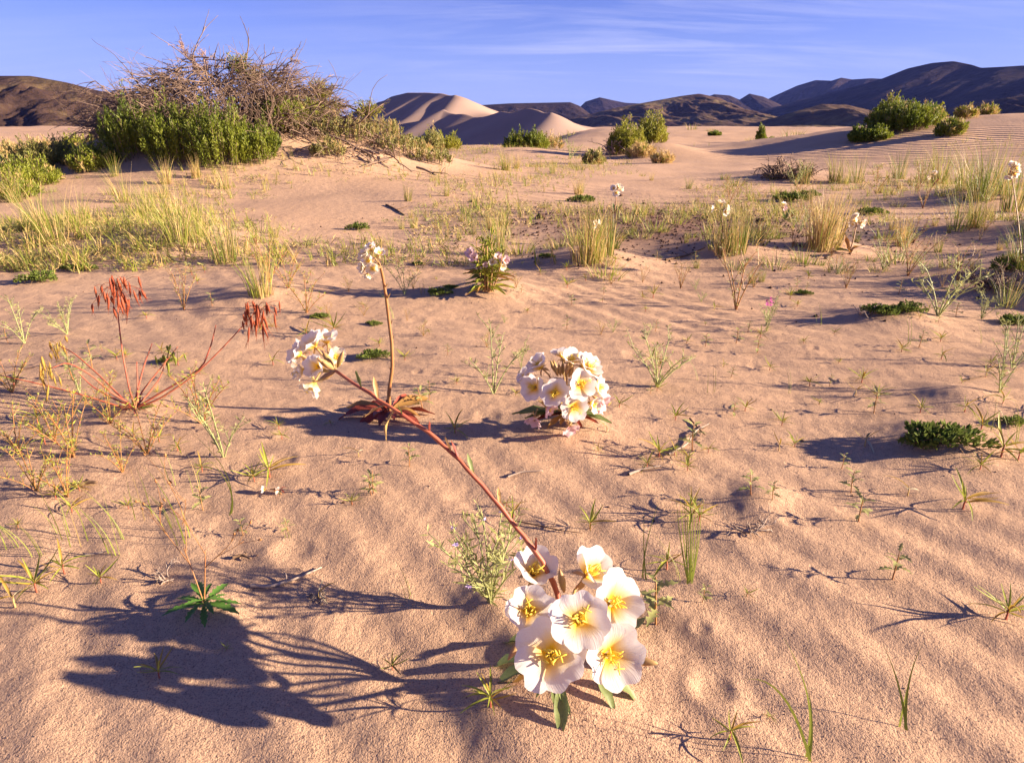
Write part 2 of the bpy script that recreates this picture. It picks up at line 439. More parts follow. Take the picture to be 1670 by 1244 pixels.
# ------------------------------------------------------------------ terrain
def gn(x, y, seed=0):
    x = np.asarray(x, float); y = np.asarray(y, float)
    xi = np.floor(x).astype(np.int64); yi = np.floor(y).astype(np.int64)
    fx = x - xi; fy = y - yi
    def g(a, b, dx, dy):
        h = (a * 374761393 + b * 668265263 + seed * 974711 + 12345) & 0xffffffff
        h = ((h ^ (h >> 13)) * 1274126177) & 0xffffffff
        h = h ^ (h >> 16)
        an = (h & 0xffff) / 65536.0 * 2 * math.pi
        return np.cos(an) * dx + np.sin(an) * dy
    ux = fx * fx * fx * (fx * (fx * 6 - 15) + 10); uy = fy * fy * fy * (fy * (fy * 6 - 15) + 10)
    a = g(xi, yi, fx, fy); b = g(xi + 1, yi, fx - 1, fy); c = g(xi, yi + 1, fx, fy - 1); d = g(xi + 1, yi + 1, fx - 1, fy - 1)
    return (a + (b - a) * ux) + ((c + (d - c) * ux) - (a + (b - a) * ux)) * uy

def sstep(a, b, x):
    t = np.clip((np.asarray(x, float) - a) / (b - a), 0, 1)
    return t * t * (3 - 2 * t)

DENTS = [(random.uniform(-1.6, 1.8), random.uniform(0.55, 3.6), random.uniform(0.010, 0.03), random.uniform(0.0015, 0.0045)) for _ in range(60)]
BUMPS = [(2.45, 2.5, .30, .15), (3.0, 3.1, .40, .17), (2.1, 1.95, .22, .09), (3.6, 3.9, .50, .20), (1.62, 1.12, .18, .06), (1.45, .85, .14, .045)]          # small hummocks under plants: (x, y, radius, height)

def ground_h(x, y, fine=True):
    x = np.asarray(x, float); y = np.asarray(y, float)
    r = np.hypot(x, y); az = np.degrees(np.arctan2(x, y))
    far = sstep(3, 14, r)
    z = 0.05 * gn(x / 1.7, y / 1.7, 1) * sstep(0.8, 3, r) + 0.11 * gn(x / 5.5, y / 5.5, 2) * far + 0.015 * gn(x / .55, y / .55, 3)
    # shrub mound on the left
    dx = x + 4.15; dy = y - 10.2
    z = z + 0.86 * np.exp(-(np.abs(dx / np.where(dx < 0, 1.9, 2.15)) ** 2.4) - (np.abs(dy / np.where(dy < 0, 1.75, 2.2)) ** 2.2))
    z = z + 0.24 * np.exp(-((x + 2.0) / 1.6) ** 2 - ((y - 10.4) / 1.8) ** 2)
    z = z + 0.20 * np.exp(-((x + 8.2) / 1.8) ** 2 - ((y - 11.0) / 2.5) ** 2)
    # rising dune on the right
    z = z + 0.97 * sstep(4.0, 12.5, x + 0.25 * (y - 16)) * np.exp(-((y - 16.5) / 5.2) ** 2)
    # little coppice dunes under the mid shrubs
    z = z + 0.30 * np.exp(-((x - 3.6) / 1.1) ** 2 - ((y - 17.5) / 1.5) ** 2)
    z = z + 0.18 * np.exp(-((x - 0.3) / 1.6) ** 2 - ((y - 18) / 1.5) ** 2)
    # low swells farther away
    z = z + 0.8 * gn(x / 26, y / 17, 5) * sstep(20, 60, r) + 0.25 * gn(x / 9, y / 7, 15) * sstep(16, 40, r) + 1.8 * gn(x / 90, y / 60, 6) * sstep(80, 220, r)
    # the ground falls away toward the big dune
    z = z - 7.5 * sstep(24, 130, r) * np.exp(-((az + 5.5) / 9.5) ** 4)
    for bx, by, br, bh in BUMPS:
        d2 = ((x - bx) ** 2 + (y - by) ** 2) / (br * br)
        m = d2 < 9
        if np.any(m): z = z + np.where(m, bh * np.exp(-d2), 0)
    if fine:
        nearw = 1 - sstep(3.5, 7.0, r)
        wob = 0.030 * gn(x * 2.2, y * 2.2, 8) + 0.012 * gn(x * 7, y * 7, 9)
        p = x * 0.80 + y * 0.60 + wob
        mask = sstep(-0.15, 0.30, gn(x * 0.75 + 3.1, y * 0.75, 10))
        z = z + nearw * mask * 0.0024 * np.sin(2 * math.pi * p / 0.105)
        p2 = x * 0.35 + y * 0.94 + 1.4 * wob
        z = z + nearw * (1 - mask) * 0.0016 * np.sin(2 * math.pi * p2 / 0.085)
        z = z + nearw * (0.0036 * gn(x / .16, y / .16, 11) + 0.0015 * gn(x / .06, y / .06, 12)) + (1 - sstep(1.5, 3, r)) * (0.0012 * gn(x / .024, y / .024, 13))
        for bx, by, br, bd in DENTS:
            d2 = ((x - bx) ** 2 + (y - by) ** 2) / (br * br)
            m = d2 < 8
            if np.any(m): z = z + np.where(m, -bd * np.exp(-d2) + 0.45 * bd * np.exp(-(np.sqrt(d2) - 1.5) ** 2 * 4), 0)
    return z

def gz(x, y): return float(ground_h(np.array([x]), np.array([y]))[0])

def ray(px, py):
    a = (px - CX) / F; b = (CY - py) / F
    return np.array([a, CP + b * SP, -SP + b * CP])
_ts = np.geomspace(0.4, 400, 1500)
def hit(px, py):
    """photograph pixel -> point on the ground and its depth"""
    d = ray(px, py)
    P = np.array([0, 0, CAM_H]) + _ts[:, None] * d
    g = ground_h(P[:, 0], P[:, 1])
    below = np.nonzero(P[:, 2] < g)[0]
    if len(below) == 0: k = len(_ts) - 1; return P[k], _ts[k]
    k = max(1, below[0])
    e0 = P[k - 1, 2] - g[k - 1]; e1 = P[k, 2] - g[k]
    f = e0 / (e0 - e1 + 1e-12)
    t = _ts[k - 1] + f * (_ts[k] - _ts[k - 1])
    p = np.array([0, 0, CAM_H]) + t * d
    p[2] = gz(p[0], p[1])
    return p, t
def at_z(px, py, z):
    d = ray(px, py); t = (z - CAM_H) / d[2]
    return np.array([0, 0, CAM_H]) + t * d
def at_y(px, Y):
    """point on the ground at forward distance Y in the column px (far things)"""
    t = (Y * CP + (CAM_H) * SP)
    x = (px - CX) / F * t
    return np.array([x, Y, gz(x, Y)]), t
def at_depth(px, py, t): return np.array([0, 0, CAM_H]) + t * ray(px, py)

# hummocks under the plants that hold the sand (photograph pixel of the base, radius m, height m)
for px, py, br, bh in [(905, 1120, .10, .030), (925, 690, .12, .028), (795, 478, .22, .05), (955, 428, .30, .09), (1190, 415, .28, .07),
                       (1340, 408, .30, .07), (90, 398, .40, .07), (290, 400, .45, .09), (1600, 325, .6, .12), (1535, 725, .12, .03),
                       (1455, 520, .20, .05), (1565, 650, .09, .022), (1650, 460, .35, .10), (1290, 290, .9, .14), (420, 490, .25, .05),
                       (330, 1000, .07, .018), (215, 672, .12, .02), (1540, 380, .4, .08), (1245, 815, .05, .02), (800, 985, .06, .015)]:
    q = at_z(px, py, 0.0); BUMPS.append((q[0], q[1], br, bh))

def build_ground():
    th_f = np.linspace(-49, 49, 720)
    th = np.radians(np.concatenate([np.linspace(-180, -50, 45), th_f, np.linspace(50, 180, 45)[:-1]]))
    rr = [0.16]
    while rr[-1] < 6000:
        r = rr[-1]
        rr.append(r * (1 + (0.008 if r < 5 else 0.013 if r < 60 else 0.05)))
    rr = np.array(rr)
    A, Rr = np.meshgrid(th, rr)
    x = Rr * np.sin(A); y = Rr * np.cos(A)
    z = ground_h(x, y)
    n, k = x.shape
    V = np.stack([x, y, z], -1).reshape(-1, 3)
    i = np.arange(n - 1)[:, None] * k; j = np.arange(k)[None, :]; j2 = (j + 1) % k
    Q = np.stack([i + j, i + j2, i + k + j2, i + k + j], -1).reshape(-1, 4)[:, ::-1]
    c = len(V)
    V = np.concatenate([V, [[0, 0, gz(0, 0)]]])
    T = [(c, a, (a + 1) % k) for a in range(k)]
    T = [(t[0], t[2], t[1]) for t in T]
    o = obj('ground', mesh_from('ground', V, Q, T), M['sand'], kind='structure')
    o['label'] = 'pale rippled desert sand with low hummocks'
    return o
build_ground()

def at_far(px, py, Y):
    d = ray(px, py); t = Y / d[1]
    return d[0] * t, CAM_H + d[2] * t

def ridge(name, label, Y, pts, front, back, mat, gully=0.12, lam=60.0, seed=1, base=-9.0, nx=420, ny=120, sharp=1.25, fdir=(0.0, -1.0)):
    """hill whose crest follows the pixels pts at distance Y (or at a third value per point); its near face falls toward fdir"""
    X = []; Zc = []; Yc = []
    for p in pts:
        yy = p[2] if len(p) > 2 else Y
        a, b = at_far(p[0], p[1], yy); X.append(a); Zc.append(b); Yc.append(yy)
    X = np.array(X); Zc = np.array(Zc); Yc = np.array(Yc)
    arc = np.concatenate([[0], np.cumsum(np.hypot(np.diff(X), np.diff(Yc)))])
    sv = np.linspace(0, arc[-1], nx)
    ker = np.hanning(9); ker /= ker.sum()
    sm = lambda q: np.convolve(np.pad(q, 4, mode='edge'), ker, 'valid')
    xs, ys, zc = (sm(np.interp(sv, arc, q)) for q in (X, Yc, Zc))
    w = np.concatenate([np.linspace(-1, 0, ny), np.linspace(0, 1, ny // 2)[1:]])
    S, Wg = np.meshgrid(sv, w)
    fl = math.hypot(*fdir); fx, fy = fdir[0] / fl, fdir[1] / fl
    dist = np.where(Wg < 0, -Wg * front, -Wg * back)
    x = xs[None] + fx * dist; y = ys[None] + fy * dist
    a = np.abs(Wg)
    prof = np.where(a < 1, (1 - a) ** sharp, 0)
    H = np.maximum(zc[None, :] - base, 0)
    q = -dist
    rid = 1 - 2.2 * np.abs(gn(S / lam + 0.35 * q / lam, q / (lam * 2.6) + 3.3, seed)) + 0.5 * gn(S / lam * 2.7, q / (lam * 1.3), seed + 1) + 0.30 - 0.9 * np.abs(gn(S / lam * 3.1 + q / lam, q / (lam * .9), seed + 2)) - 0.35 * np.abs(gn(S / lam * 7, q / (lam * .45), seed + 4))
    z = base + H * prof + H.max() * gully * (rid - 1) * np.minimum(1, a * 5) * (0.25 + 0.75 * prof)
    V = np.stack([x, y, z], -1).reshape(-1, 3)
    n, k = S.shape
    i = np.arange(n - 1)[:, None] * k; j = np.arange(k - 1)[None, :]
    Q = np.stack([i + j, i + j + 1, i + k + j + 1, i + k + j], -1).reshape(-1, 4)
    o = obj(name, mesh_from(name, V, Q), M[mat], kind='structure')
    o['label'] = label
    return o

ridge('brown_hill', 'brown desert hill behind the dead shrub mound', 700,
      [(-420, 170), (-200, 140), (-60, 126), (0, 124), (50, 124), (110, 135), (160, 148), (230, 160), (330, 176), (430, 196), (520, 214)], 420, 300, 'hill_brown', 0.30, 48, 3)
ridge('grassy_hill', 'rounded brown and olive hill between the dune and the dark mountain', 1500,
      [(760, 214), (800, 206), (880, 200), (940, 192), (1000, 177), (1060, 166), (1110, 157), (1140, 153), (1175, 160), (1200, 175), (1240, 196), (1275, 212)], 620, 400, 'hill_green', 0.22, 110, 11)
ridge('mesa', 'flat topped dark ridge behind the dune', 2100,
      [(720, 190), (780, 172), (830, 169), (880, 168), (930, 167), (945, 173), (965, 188), (1000, 205)], 500, 400, 'hill_dark', 0.12, 160, 15)
ridge('far_peak', 'small dark peak showing over the grassy hill', 3600,
      [(930, 190), (955, 166), (978, 159), (1000, 164), (1020, 168), (1060, 170), (1100, 190)], 700, 500, 'hill_dark', 0.10, 260, 19)
ridge('far_peak', 'two dark humps in the gap before the mountain', 3000,
      [(1120, 170), (1165, 154), (1190, 156), (1206, 163), (1222, 153), (1245, 158), (1275, 172), (1330, 190)], 600, 500, 'hill_dark', 0.10, 220, 23)
ridge('far_peak', 'bluish shoulder adjoining the broad dark mountain', 3300,
      [(1200, 190, 4300), (1260, 158, 4100), (1300, 140, 3900), (1330, 131, 3800), (1356, 132, 3700), (1372, 127, 3600), (1390, 130, 3600), (1420, 128, 3500), (1500, 132, 3300), (1600, 150, 3100)], 700, 600, 'hill_dark', 0.14, 260, 27, fdir=(-.75, -.66), sharp=1.05)
ridge('dark_mountain', 'broadest and highest dark mountain on the skyline', 2000,
      [(1170, 208, 3300), (1240, 196, 3100), (1290, 168, 2900), (1350, 152, 2700), (1400, 140, 2550), (1440, 128, 2400), (1480, 112, 2300), (1520, 103, 2200), (1555, 100, 2120), (1585, 106, 2060), (1600, 111, 2000), (1640, 109, 1900), (1670, 107, 1850), (1720, 112, 1750), (1800, 96, 1650), (1900, 84, 1600), (2100, 100, 1500), (2400, 150, 1400)], 560, 700, 'hill_dark', 0.09, 230, 31, nx=520, fdir=(-.92, -.39), sharp=1.02)
ridge('foothill', 'low olive foothill in front of the dark mountain', 1000,
      [(1180, 214), (1240, 200), (1290, 184), (1340, 170), (1380, 171), (1410, 178), (1440, 186), (1480, 190), (1520, 190)], 420, 300, 'hill_green', 0.20, 100, 35)
ridge('foothill', 'long low foothill under the dark mountain beyond the bush-topped dune', 900,
      [(1430, 200, 1300), (1480, 188, 1200), (1520, 180, 1150), (1560, 174, 1100), (1640, 160, 1000), (1720, 150, 950), (1850, 160, 900), (2000, 190, 900)], 380, 300, 'hill_green', 0.22, 110, 47, fdir=(-.5, -.87))

def build_dune():
    D = 430.0
    def w(px, py, Y): a, b = at_far(px, py, Y); return (a, Y, b)
    main = [w(500, 235, D + 130), w(590, 182, D + 75), w(640, 157, D + 45), w(665, 151, D + 30), w(700, 151, D + 8), w(742, 155, D - 22), w(775, 168, D - 2), w(812, 183, D + 20), w(850, 200, D + 50)]
    low = [w(690, 200, D - 40), w(724, 178, D - 60), w(745, 186, D - 70), w(775, 190, D - 82), w(810, 185, D - 96), w(850, 179, D - 124), w(880, 179, D - 146), w(899, 184, D - 160), w(918, 193, D - 150), w(948, 202, D - 134), w(985, 209, D - 112), w(1010, 214, D - 100)]
    X, Y = np.meshgrid(np.linspace(-190, 90, 470), np.linspace(D - 250, D + 180, 430))
    def roof(rd, slope):
        Z = np.full(X.shape, -60.0)
        for (a, b) in zip(rd[:-1], rd[1:]):
            a = np.array(a); b = np.array(b)
            dx, dy = b[0] - a[0], b[1] - a[1]; L2 = dx * dx + dy * dy
            t = np.clip(((X - a[0]) * dx + (Y - a[1]) * dy) / L2, 0, 1)
            d = np.hypot(X - (a[0] + t * dx), Y - (a[1] + t * dy)) + 1e-6
            Z = np.maximum(Z, a[2] + t * (b[2] - a[2]) - d * slope + 0.0008 * d * d * (d < 200) - (d >= 200) * 50)
        return Z
    Zm = roof(main, 0.44); Zl = roof(low, 0.47)
    # slanting folds on the shaded face
    ph = (X * 0.86 - Y * 0.52) / 26.0 + 0.5 * gn(X / 60, Y / 60, 71)
    fold = 1.05 * np.sin(2 * math.pi * ph) * sstep(0, 14, roof(main, 0.0) - Zm)
    Z = np.maximum(Zm + fold, Zl + 0.5 * fold)
    Z[1:-1, 1:-1] = 0.5 * Z[1:-1, 1:-1] + 0.125 * (Z[:-2, 1:-1] + Z[2:, 1:-1] + Z[1:-1, :-2] + Z[1:-1, 2:])
    Z = np.maximum(Z, -12)
    V = np.stack([X, Y, Z], -1).reshape(-1, 3)
    n, k = X.shape
    i = np.arange(n - 1)[:, None] * k; j = np.arange(k - 1)[None, :]
    Q = np.stack([i + j, i + j + 1, i + k + j + 1, i + k + j], -1).reshape(-1, 4)
    o = obj('sand_dune', mesh_from('sand_dune', V, Q), M['dune'], kind='structure')
    o['label'] = 'tall pale sand dune with sharp crests behind the shrub mound'
build_dune()

def build_haze():
    m, t = mat_base('haze')
    v = N(t, 'ShaderNodeVolumePrincipled')
    v.inputs['Color'].default_value = (0.24, 0.32, 1.0, 1); v.inputs['Density'].default_value = HAZE; v.inputs['Anisotropy'].default_value = 0.0
    out = N(t, 'ShaderNodeOutputMaterial'); t.links.new(v.outputs[0], out.inputs['Volume'])
    x, y0, y1, z0, z1 = 6100, -6100, 6100, -16, 420
    V = [(a, b, c) for c in (z0, z1) for b in (y0, y1) for a in (-x, x)]
    Q = [(0, 2, 3, 1), (4, 5, 7, 6), (0, 1, 5, 4), (2, 6, 7, 3), (0, 4, 6, 2), (1, 3, 7, 5)]
    o = obj('haze', mesh_from('haze', V, Q, None, None, False), m, kind='stuff')
    o['label'] = 'thin bluish desert haze'; o['category'] = 'haze'
HAZE = 2.6e-5
build_haze()

# ------------------------------------------------------------------ plant building blocks
def leaf_mesh(name, L=1.0, Wd=0.2, curl=0.3, fold=0.15, n=8, wide=0.45, wave=0.0, lobes=0, depth=0.5, thick_stalk=0.0):
    """one leaf along +X, upper side +Z; unit length, curled down at the tip, folded along the midrib"""
    uu = np.linspace(0, 1, n if not lobes else lobes * 4 + 1)
    prof = np.where(uu < wide, np.sin(uu / wide * math.pi / 2) ** 0.8, np.cos((uu - wide) / (1 - wide) * math.pi / 2) ** 0.75)
    if lobes: prof = prof * (1 - depth * (0.5 - 0.5 * np.cos(uu * lobes * 2 * math.pi)))
    prof = np.maximum(prof, thick_stalk)
    V = []; U = []
    for k, q in enumerate(uu):
        ang = curl * q
        x = L * (math.sin(ang) / curl if abs(curl) > 1e-4 else q) if True else 0
        z = -L * ((1 - math.cos(ang)) / curl if abs(curl) > 1e-4 else 0)
        for s in (-1, 0, 1):
            ww = Wd * 0.5 * prof[k] * s
            V.append((x, ww, z + abs(ww) * fold * 2 + wave * Wd * math.sin(q * 14 + s) * abs(s) * 0.3)); U.append((q, 0.5 + 0.5 * s))
    Q = []
    for k in range(len(uu) - 1):
        for s in (0, 1):
            a = k * 3 + s; Q.append((a, a + 3, a + 4, a + 1))
    return mesh_from(name, V, Q, None, U)

def petal_mesh(name, cup=0.9, reflex=0.5, ruffle=0.10, notch=0.16, seed=0, n=10, m=11, narrow=1.0, crumple=0.0):
    """broad heart-shaped petal along +X, unit length; the flower's axis is +Z"""
    rg = random.Random(seed); ph = [rg.uniform(0, 6.28) for _ in range(4)]
    V = []; U = []
    for i in range(n):
        q = i / (n - 1)
        for j in range(m):
            s = -1 + 2 * j / (m - 1)
            lim = 1 - notch * math.exp(-(s / 0.28) ** 2) - 0.30 * abs(s) ** 3.2
            l = q * lim
            w = 0.60 * narrow * (0.10 + 0.90 * math.sin(min(1, q * 1.05) * math.pi * 0.56) ** 1.15)
            # path of the petal: rises from the throat, then spreads outward
            e0, e1 = cup, cup - reflex * 2
            ang = e0 + (e1 - e0) * l
            x = l * math.cos((e0 + ang) / 2); z = l * math.sin((e0 + ang) / 2)
            y = s * w
            z += 0.22 * w * s * s * (1 - 0.4 * q)
            z += ruffle * q * q * (math.sin(4.2 * s + ph[0]) * 0.6 + math.sin(8.5 * s + ph[1]) * 0.35) + 0.03 * math.sin(5 * q + ph[2]) * s
            x += 0.012 * q * math.sin(9 * s + ph[3])
            if crumple: 
                z += crumple * q * math.sin(6 * s + 5 * q + ph[2]); x -= crumple * 0.5 * q * abs(math.sin(5 * s + ph[1]))
            V.append((x, y, z)); U.append((q, j / (m - 1)))
    Q = [(i * m + j, (i + 1) * m + j, (i + 1) * m + j + 1, i * m + j + 1) for i in range(n - 1) for j in range(m - 1)]
    return mesh_from(name, V, Q, None, U)

PET_OPEN = [petal_mesh('petal', 0.66, 0.27, 0.055, 0.13, s) for s in range(5)]
PET_CUP = [petal_mesh('petal', 1.04, 0.28, 0.07, 0.12, 10 + s) for s in range(5)]
PET_WILT = [petal_mesh('petal', 1.0, 0.30, 0.10, 0.06, 20 + s, 8, 9, 1.0, 0.10) for s in range(4)]
def stamens_mesh(name, L=1.0):
    mb = MB(); rg = random.Random(3)
    for k in range(8):
        a = k / 8 * 6.283 + rg.uniform(-.25, .25); sp = rg.uniform(.22, .42)
        d = np.array([math.cos(a) * sp, math.sin(a) * sp, 1.0]); d /= np.linalg.norm(d)
        l = 0.52 * L * rg.uniform(.8, 1.1)
        tip = d * l
        mb.tube(bez((0, 0, 0), d * l * .5 + np.array([0, 0, .03]), tip, 4), .018, .012, 4)
        t2 = np.array([rg.uniform(-1, 1), rg.uniform(-1, 1), rg.uniform(.2, 1)]); t2 /= np.linalg.norm(t2)
        mb.tube([tip - t2 * .14, tip - t2 * .07, tip, tip + t2 * .07, tip + t2 * .14], [.016, .028, .030, .027, .012], None, 5)
    st = np.array([.30, .1, .95]) * .85 * L
    mb.tube(bez((0, 0, 0), (0.05, 0, .5), st, 5), .02, .016, 4)
    for k in range(4):
        a = k / 4 * 6.283 + .4
        mb.tube([st, st + np.array([math.cos(a) * .16, math.sin(a) * .16, .04])], .022, .016, 4)
    return mb.mesh(name)
STAM = stamens_mesh('stamens')
def calyx_mesh(name):
    mb = MB()
    mb.tube([(0, 0, -.75), (0, 0, -.5), (0, 0, -.2), (0, 0, 0.0), (0, 0, .08)], [.045, .05, .065, .11, .13], None, 7, False)
    mb.add([(0, 0, 0.03), *[(math.cos(k / 7 * 6.283) * .12, math.sin(k / 7 * 6.283) * .12, .07) for k in range(7)]], None, [(0, k + 1, (k + 1) % 7 + 1) for k in range(7)])
    for k in range(4):                      # reflexed sepals
        a = k / 4 * 6.283 + .8
        c, s = math.cos(a), math.sin(a)
        sd = np.array([-s, c, 0]) * .07
        b = np.array([c * .1, s * .1, -.02]); mid = np.array([c * .34, s * .34, -.12]); tip = np.array([c * .5, s * .5, -.34])
        mb.add([b - sd, b + sd, mid - sd * 1.3, mid + sd * 1.3, tip], [(0, 1, 3, 2)], [(2, 3, 4)])
    return mb.mesh(name)
CALYX = calyx_mesh('flower')
for me, k in ((STAM, 'stamen'), (CALYX, 'bud')): me.materials.append(M[k])
_pet_cache = {}
def pet(me, mat):
    key = (me.name, mat)
    if key not in _pet_cache:
        c = me.copy(); c.materials.clear(); c.materials.append(M[mat]); _pet_cache[key] = c
    return _pet_cache[key]

def flower(parent, pos, nrm, L, style='open', mat='petal', spin=None, stam=True, petals=4):
    spin = random.uniform(0, 1.57) if spin is None else spin
    f = obj('flower', CALYX, None, parent, zframe(pos, nrm, spin, L))
    pool = {'open': PET_OPEN, 'cup': PET_CUP, 'wilt': PET_WILT}[style]
    for k in range(petals):
        a = k * 2 * math.pi / petals + random.uniform(-.10, .10)
        m = Matrix.Rotation(a, 4, 'Z') @ Matrix.Rotation(random.uniform(-.22, .18) + (-.07 if k % 2 else .05), 4, 'Y') @ Matrix.Rotation(random.uniform(-.1, .1), 4, 'X') @ Matrix.Scale(random.uniform(.93, 1.06), 4)
        m.translation = (math.cos(a) * .06, math.sin(a) * .06, .02)
        obj('petal', pet(random.choice(pool), mat), None, f, m)
    if stam: obj('stamens', STAM, None, f, Matrix.Rotation(random.uniform(0, 6), 4, 'Z'))
    return f

def bud(parent, p0, d, L=.03, mat='bud'):
    mb = MB(); d = np.array(Vector(d).normalized())
    mb.tube([np.array(p0) + d * L * q for q in (0, .2, .5, .8, 1)], [L * .05, L * .12, L * .17, L * .10, L * .02], None, 6)
    return mb.build('bud', M[mat], parent)

LEAF_LANCE = {k: leaf_mesh('leaf', 1, .30, c, .25, 9, .55, .25, thick_stalk=.12) for k, c in (('flat', .35), ('arch', .9), ('up', -.5))}
_leafmats = {}
def leafm(me, mat):
    key = (me.name, mat)
    if key not in _leafmats:
        c = me.copy(); c.materials.clear(); c.materials.append(M[mat]); _leafmats[key] = c
    return _leafmats[key]
def put_leaf(parent, pos, d, L, mat, me=None, up=(0, 0, 1), roll=0.0, wide=1.0, name='leaf'):
    me = me or random.choice(list(LEAF_LANCE.values()))
    m = frame(pos, d, up, (L, L * wide, L)) @ Matrix.Rotation(roll, 4, 'X')
    return obj(name, leafm(me, mat), None, parent, m)

def G(px, py):
    p, t = hit(px, py); return Vector(p), t

# ------------------------------------------------------------------ the near white primrose
def near_primrose():
    g, t = G(912, 1098)
    th = thing('evening_primrose', 'seven large white yellow-centred flowers in a low cluster with one long red stem', 'flower', g)
    loc = lambda p: Vector(p) - g
    crown = Vector((0, 0, .02))
    to_cam = Vector((0, -.80, .60))
    specs = [  # pixel, height above the sand, facing, length, style
        (868, 938, .105, (.15, -.35, .95), .038, 'cup'), (957, 940, .105, (.42, -.30, .85), .041, 'cup'),
        (862, 996, .100, (.10, -.72, .66), .038, 'cup'), (994, 984, .105, (.42, -.62, .66), .042, 'open'),
        (944, 1010, .118, (.02, -.72, .68), .040, 'open'), (899, 1066, .080, (-.08, -.82, .58), .045, 'open'),
        (990, 1066, .075, (.28, -.80, .55), .042, 'open')]
    for k, (px, py, z, n, L, st) in enumerate(specs):
        p = loc(at_z(px, py, g.z + z)); n = Vector(n).normalized()
        mb = MB(); back = p - n * L * .72
        mb.tube(bez(crown, (crown + back) / 2 + Vector((0, 0, .012)) - n * .01, back, 7), .0026, .0019, 6)
        mb.build('stem', M['bud'], th)
        flower(th, p, n, L * .91, st, 'petal', spin=[.3, 1.0, .75, .45, .15, .62, .2][k])
    # leaves round the base
    def ground_leaf(p0, p1, L=None, mat='prim_leaf', wide=1.0, lift=.0):
        a = loc(at_z(*p0, g.z + .012)); 
        q, _ = G(*p1); b = q - g + Vector((0, 0, .006 + lift))
        d = b - a
        put_leaf(th, a, d, d.length * 1.03, mat, LEAF_LANCE['flat'], wide=wide)
    for a, b, m, w in [((915, 1110), (915, 1200), 'prim_leaf', .95), ((905, 1105), (905, 1155), 'prim_leaf', 1.1), ((970, 1100), (1005, 1160), 'prim_leaf', .95), ((985, 1100), (1045, 1142), 'prim_leaf', 1.0),
                       ((880, 1085), (803, 1110), 'prim_leaf', 1.0), ((870, 1075), (795, 1082), 'prim_leaf', .9), ((880, 1100), (832, 1112), 'prim_leaf_old', 1.1), ((990, 1075), (1050, 1090), 'prim_leaf', 1.1),
                       ((880, 1050), (815, 1040), 'prim_leaf', .9), ((1000, 1050), (1045, 985), 'prim_leaf', .9), ((1010, 1060), (1046, 1072), 'prim_leaf_old', 1.2), ((905, 1115), (932, 1168), 'prim_leaf', .7), ((900, 1100), (872, 1140), 'prim_leaf', .8)]:
        ground_leaf(a, b, None, m, w)
    for px, py, z, d in [(920, 965, .10, (-.2, .2, 1)), (852, 1040, .06, (-.5, -.6, -.4)), (1030, 1075, .05, (.9, -.3, .1)), (925, 1040, .09, (.2, -.3, .9))]:
        bud(th, loc(at_z(px, py, g.z + z)), d, .03)
    mb = MB(); a = Vector((0.0, -.005, .015)); b = loc(at_z(912, 1100, g.z + .05)); mb.tube([a, b], .003, .0025, 6); mb.build('stem', M['red_stem'], th)
    # the long red stem leaning away to the left, flowers at its end
    zs = [(914, 972, .085), (880, 908, .135), (845, 862, .165), (790, 795, .215), (745, 745, .25), (700, 706, .275), (650, 672, .30), (600, 640, .315), (548, 605, .325)]
    P = [crown] + [loc(at_z(px, py, g.z + z)) for px, py, z in zs]
    P = np.array([list(p) for p in P])
    tt = np.linspace(0, len(P) - 1, 34); P2 = np.stack([np.interp(tt, np.arange(len(P)), P[:, c]) for c in range(3)], 1)
    P2[1:-1] = (P2[:-2] + 2 * P2[1:-1] + P2[2:]) / 4
    P2[2:-1] += np.random.default_rng(4).normal(0, .0004, P2[2:-1].shape)
    mb = MB(); mb.tube(P2, np.linspace(.0034, .0019, len(P2)) * (1 + .16 * (np.arange(len(P2)) % 4 == 1)), None, 8); mb.build('long_stem', M['red_stem'], th, label='long red leaning stem')
    for k in (8, 11, 13, 16, 18, 19, 22, 25, 28, 30):                                # small bracts and a dry leaf along the stem
        put_leaf(th, P2[k], Vector((random.uniform(-.6, .6), random.uniform(-.5, .5), .8)), random.uniform(.012, .030), random.choice(['prim_leaf', 'red_leaf', 'bud']), LEAF_LANCE['up'], wide=.7)
    put_leaf(th, P2[26], Vector((-.5, -.2, -.6)), .045, 'bud', LEAF_LANCE['arch'], wide=.5)
    put_leaf(th, P2[27], Vector((-.8, .1, -.3)), .035, 'bud', LEAF_LANCE['flat'], wide=.5)
    tip = Vector(P2[-1])
    for px, py, dz, n, L, st, mt in [(492, 580, .0, (-.75, -.3, .55), .022, 'wilt', 'petal'), (515, 566, .01, (-.4, -.3, .8), .024, 'wilt', 'petal'), (497, 603, -.01, (-.85, -.45, .1), .020, 'wilt', 'petal_old'),
                                     (521, 598, -.004, (-.3, -.85, .3), .021, 'wilt', 'petal'), (534, 560, .012, (.1, -.2, .95), .020, 'wilt', 'petal'), (514, 622, -.02, (-.4, -.5, -.7), .022, 'wilt', 'petal_old'), (548, 584, .0, (.3, -.7, .55), .017, 'wilt', 'petal_old')]:
        p = loc(at_z(px, py, g.z + .325 + dz)); n = Vector(n)
        mb = MB(); mb.tube(bez(tip, (tip + p) / 2 - n * .006, p - n.normalized() * L * .7, 5), .0014, .0011, 5); mb.build('stalk', M['bud'], th)
        flower(th, p, n, L, st, mt, stam=(mt == 'petal_old'))
    for k in range(6):
        d = Vector((random.uniform(-.8, .5), random.uniform(-.6, .4), random.uniform(-.3, .8)))
        bud(th, tip + d * .008, d, .026, 'bud')
near_primrose()

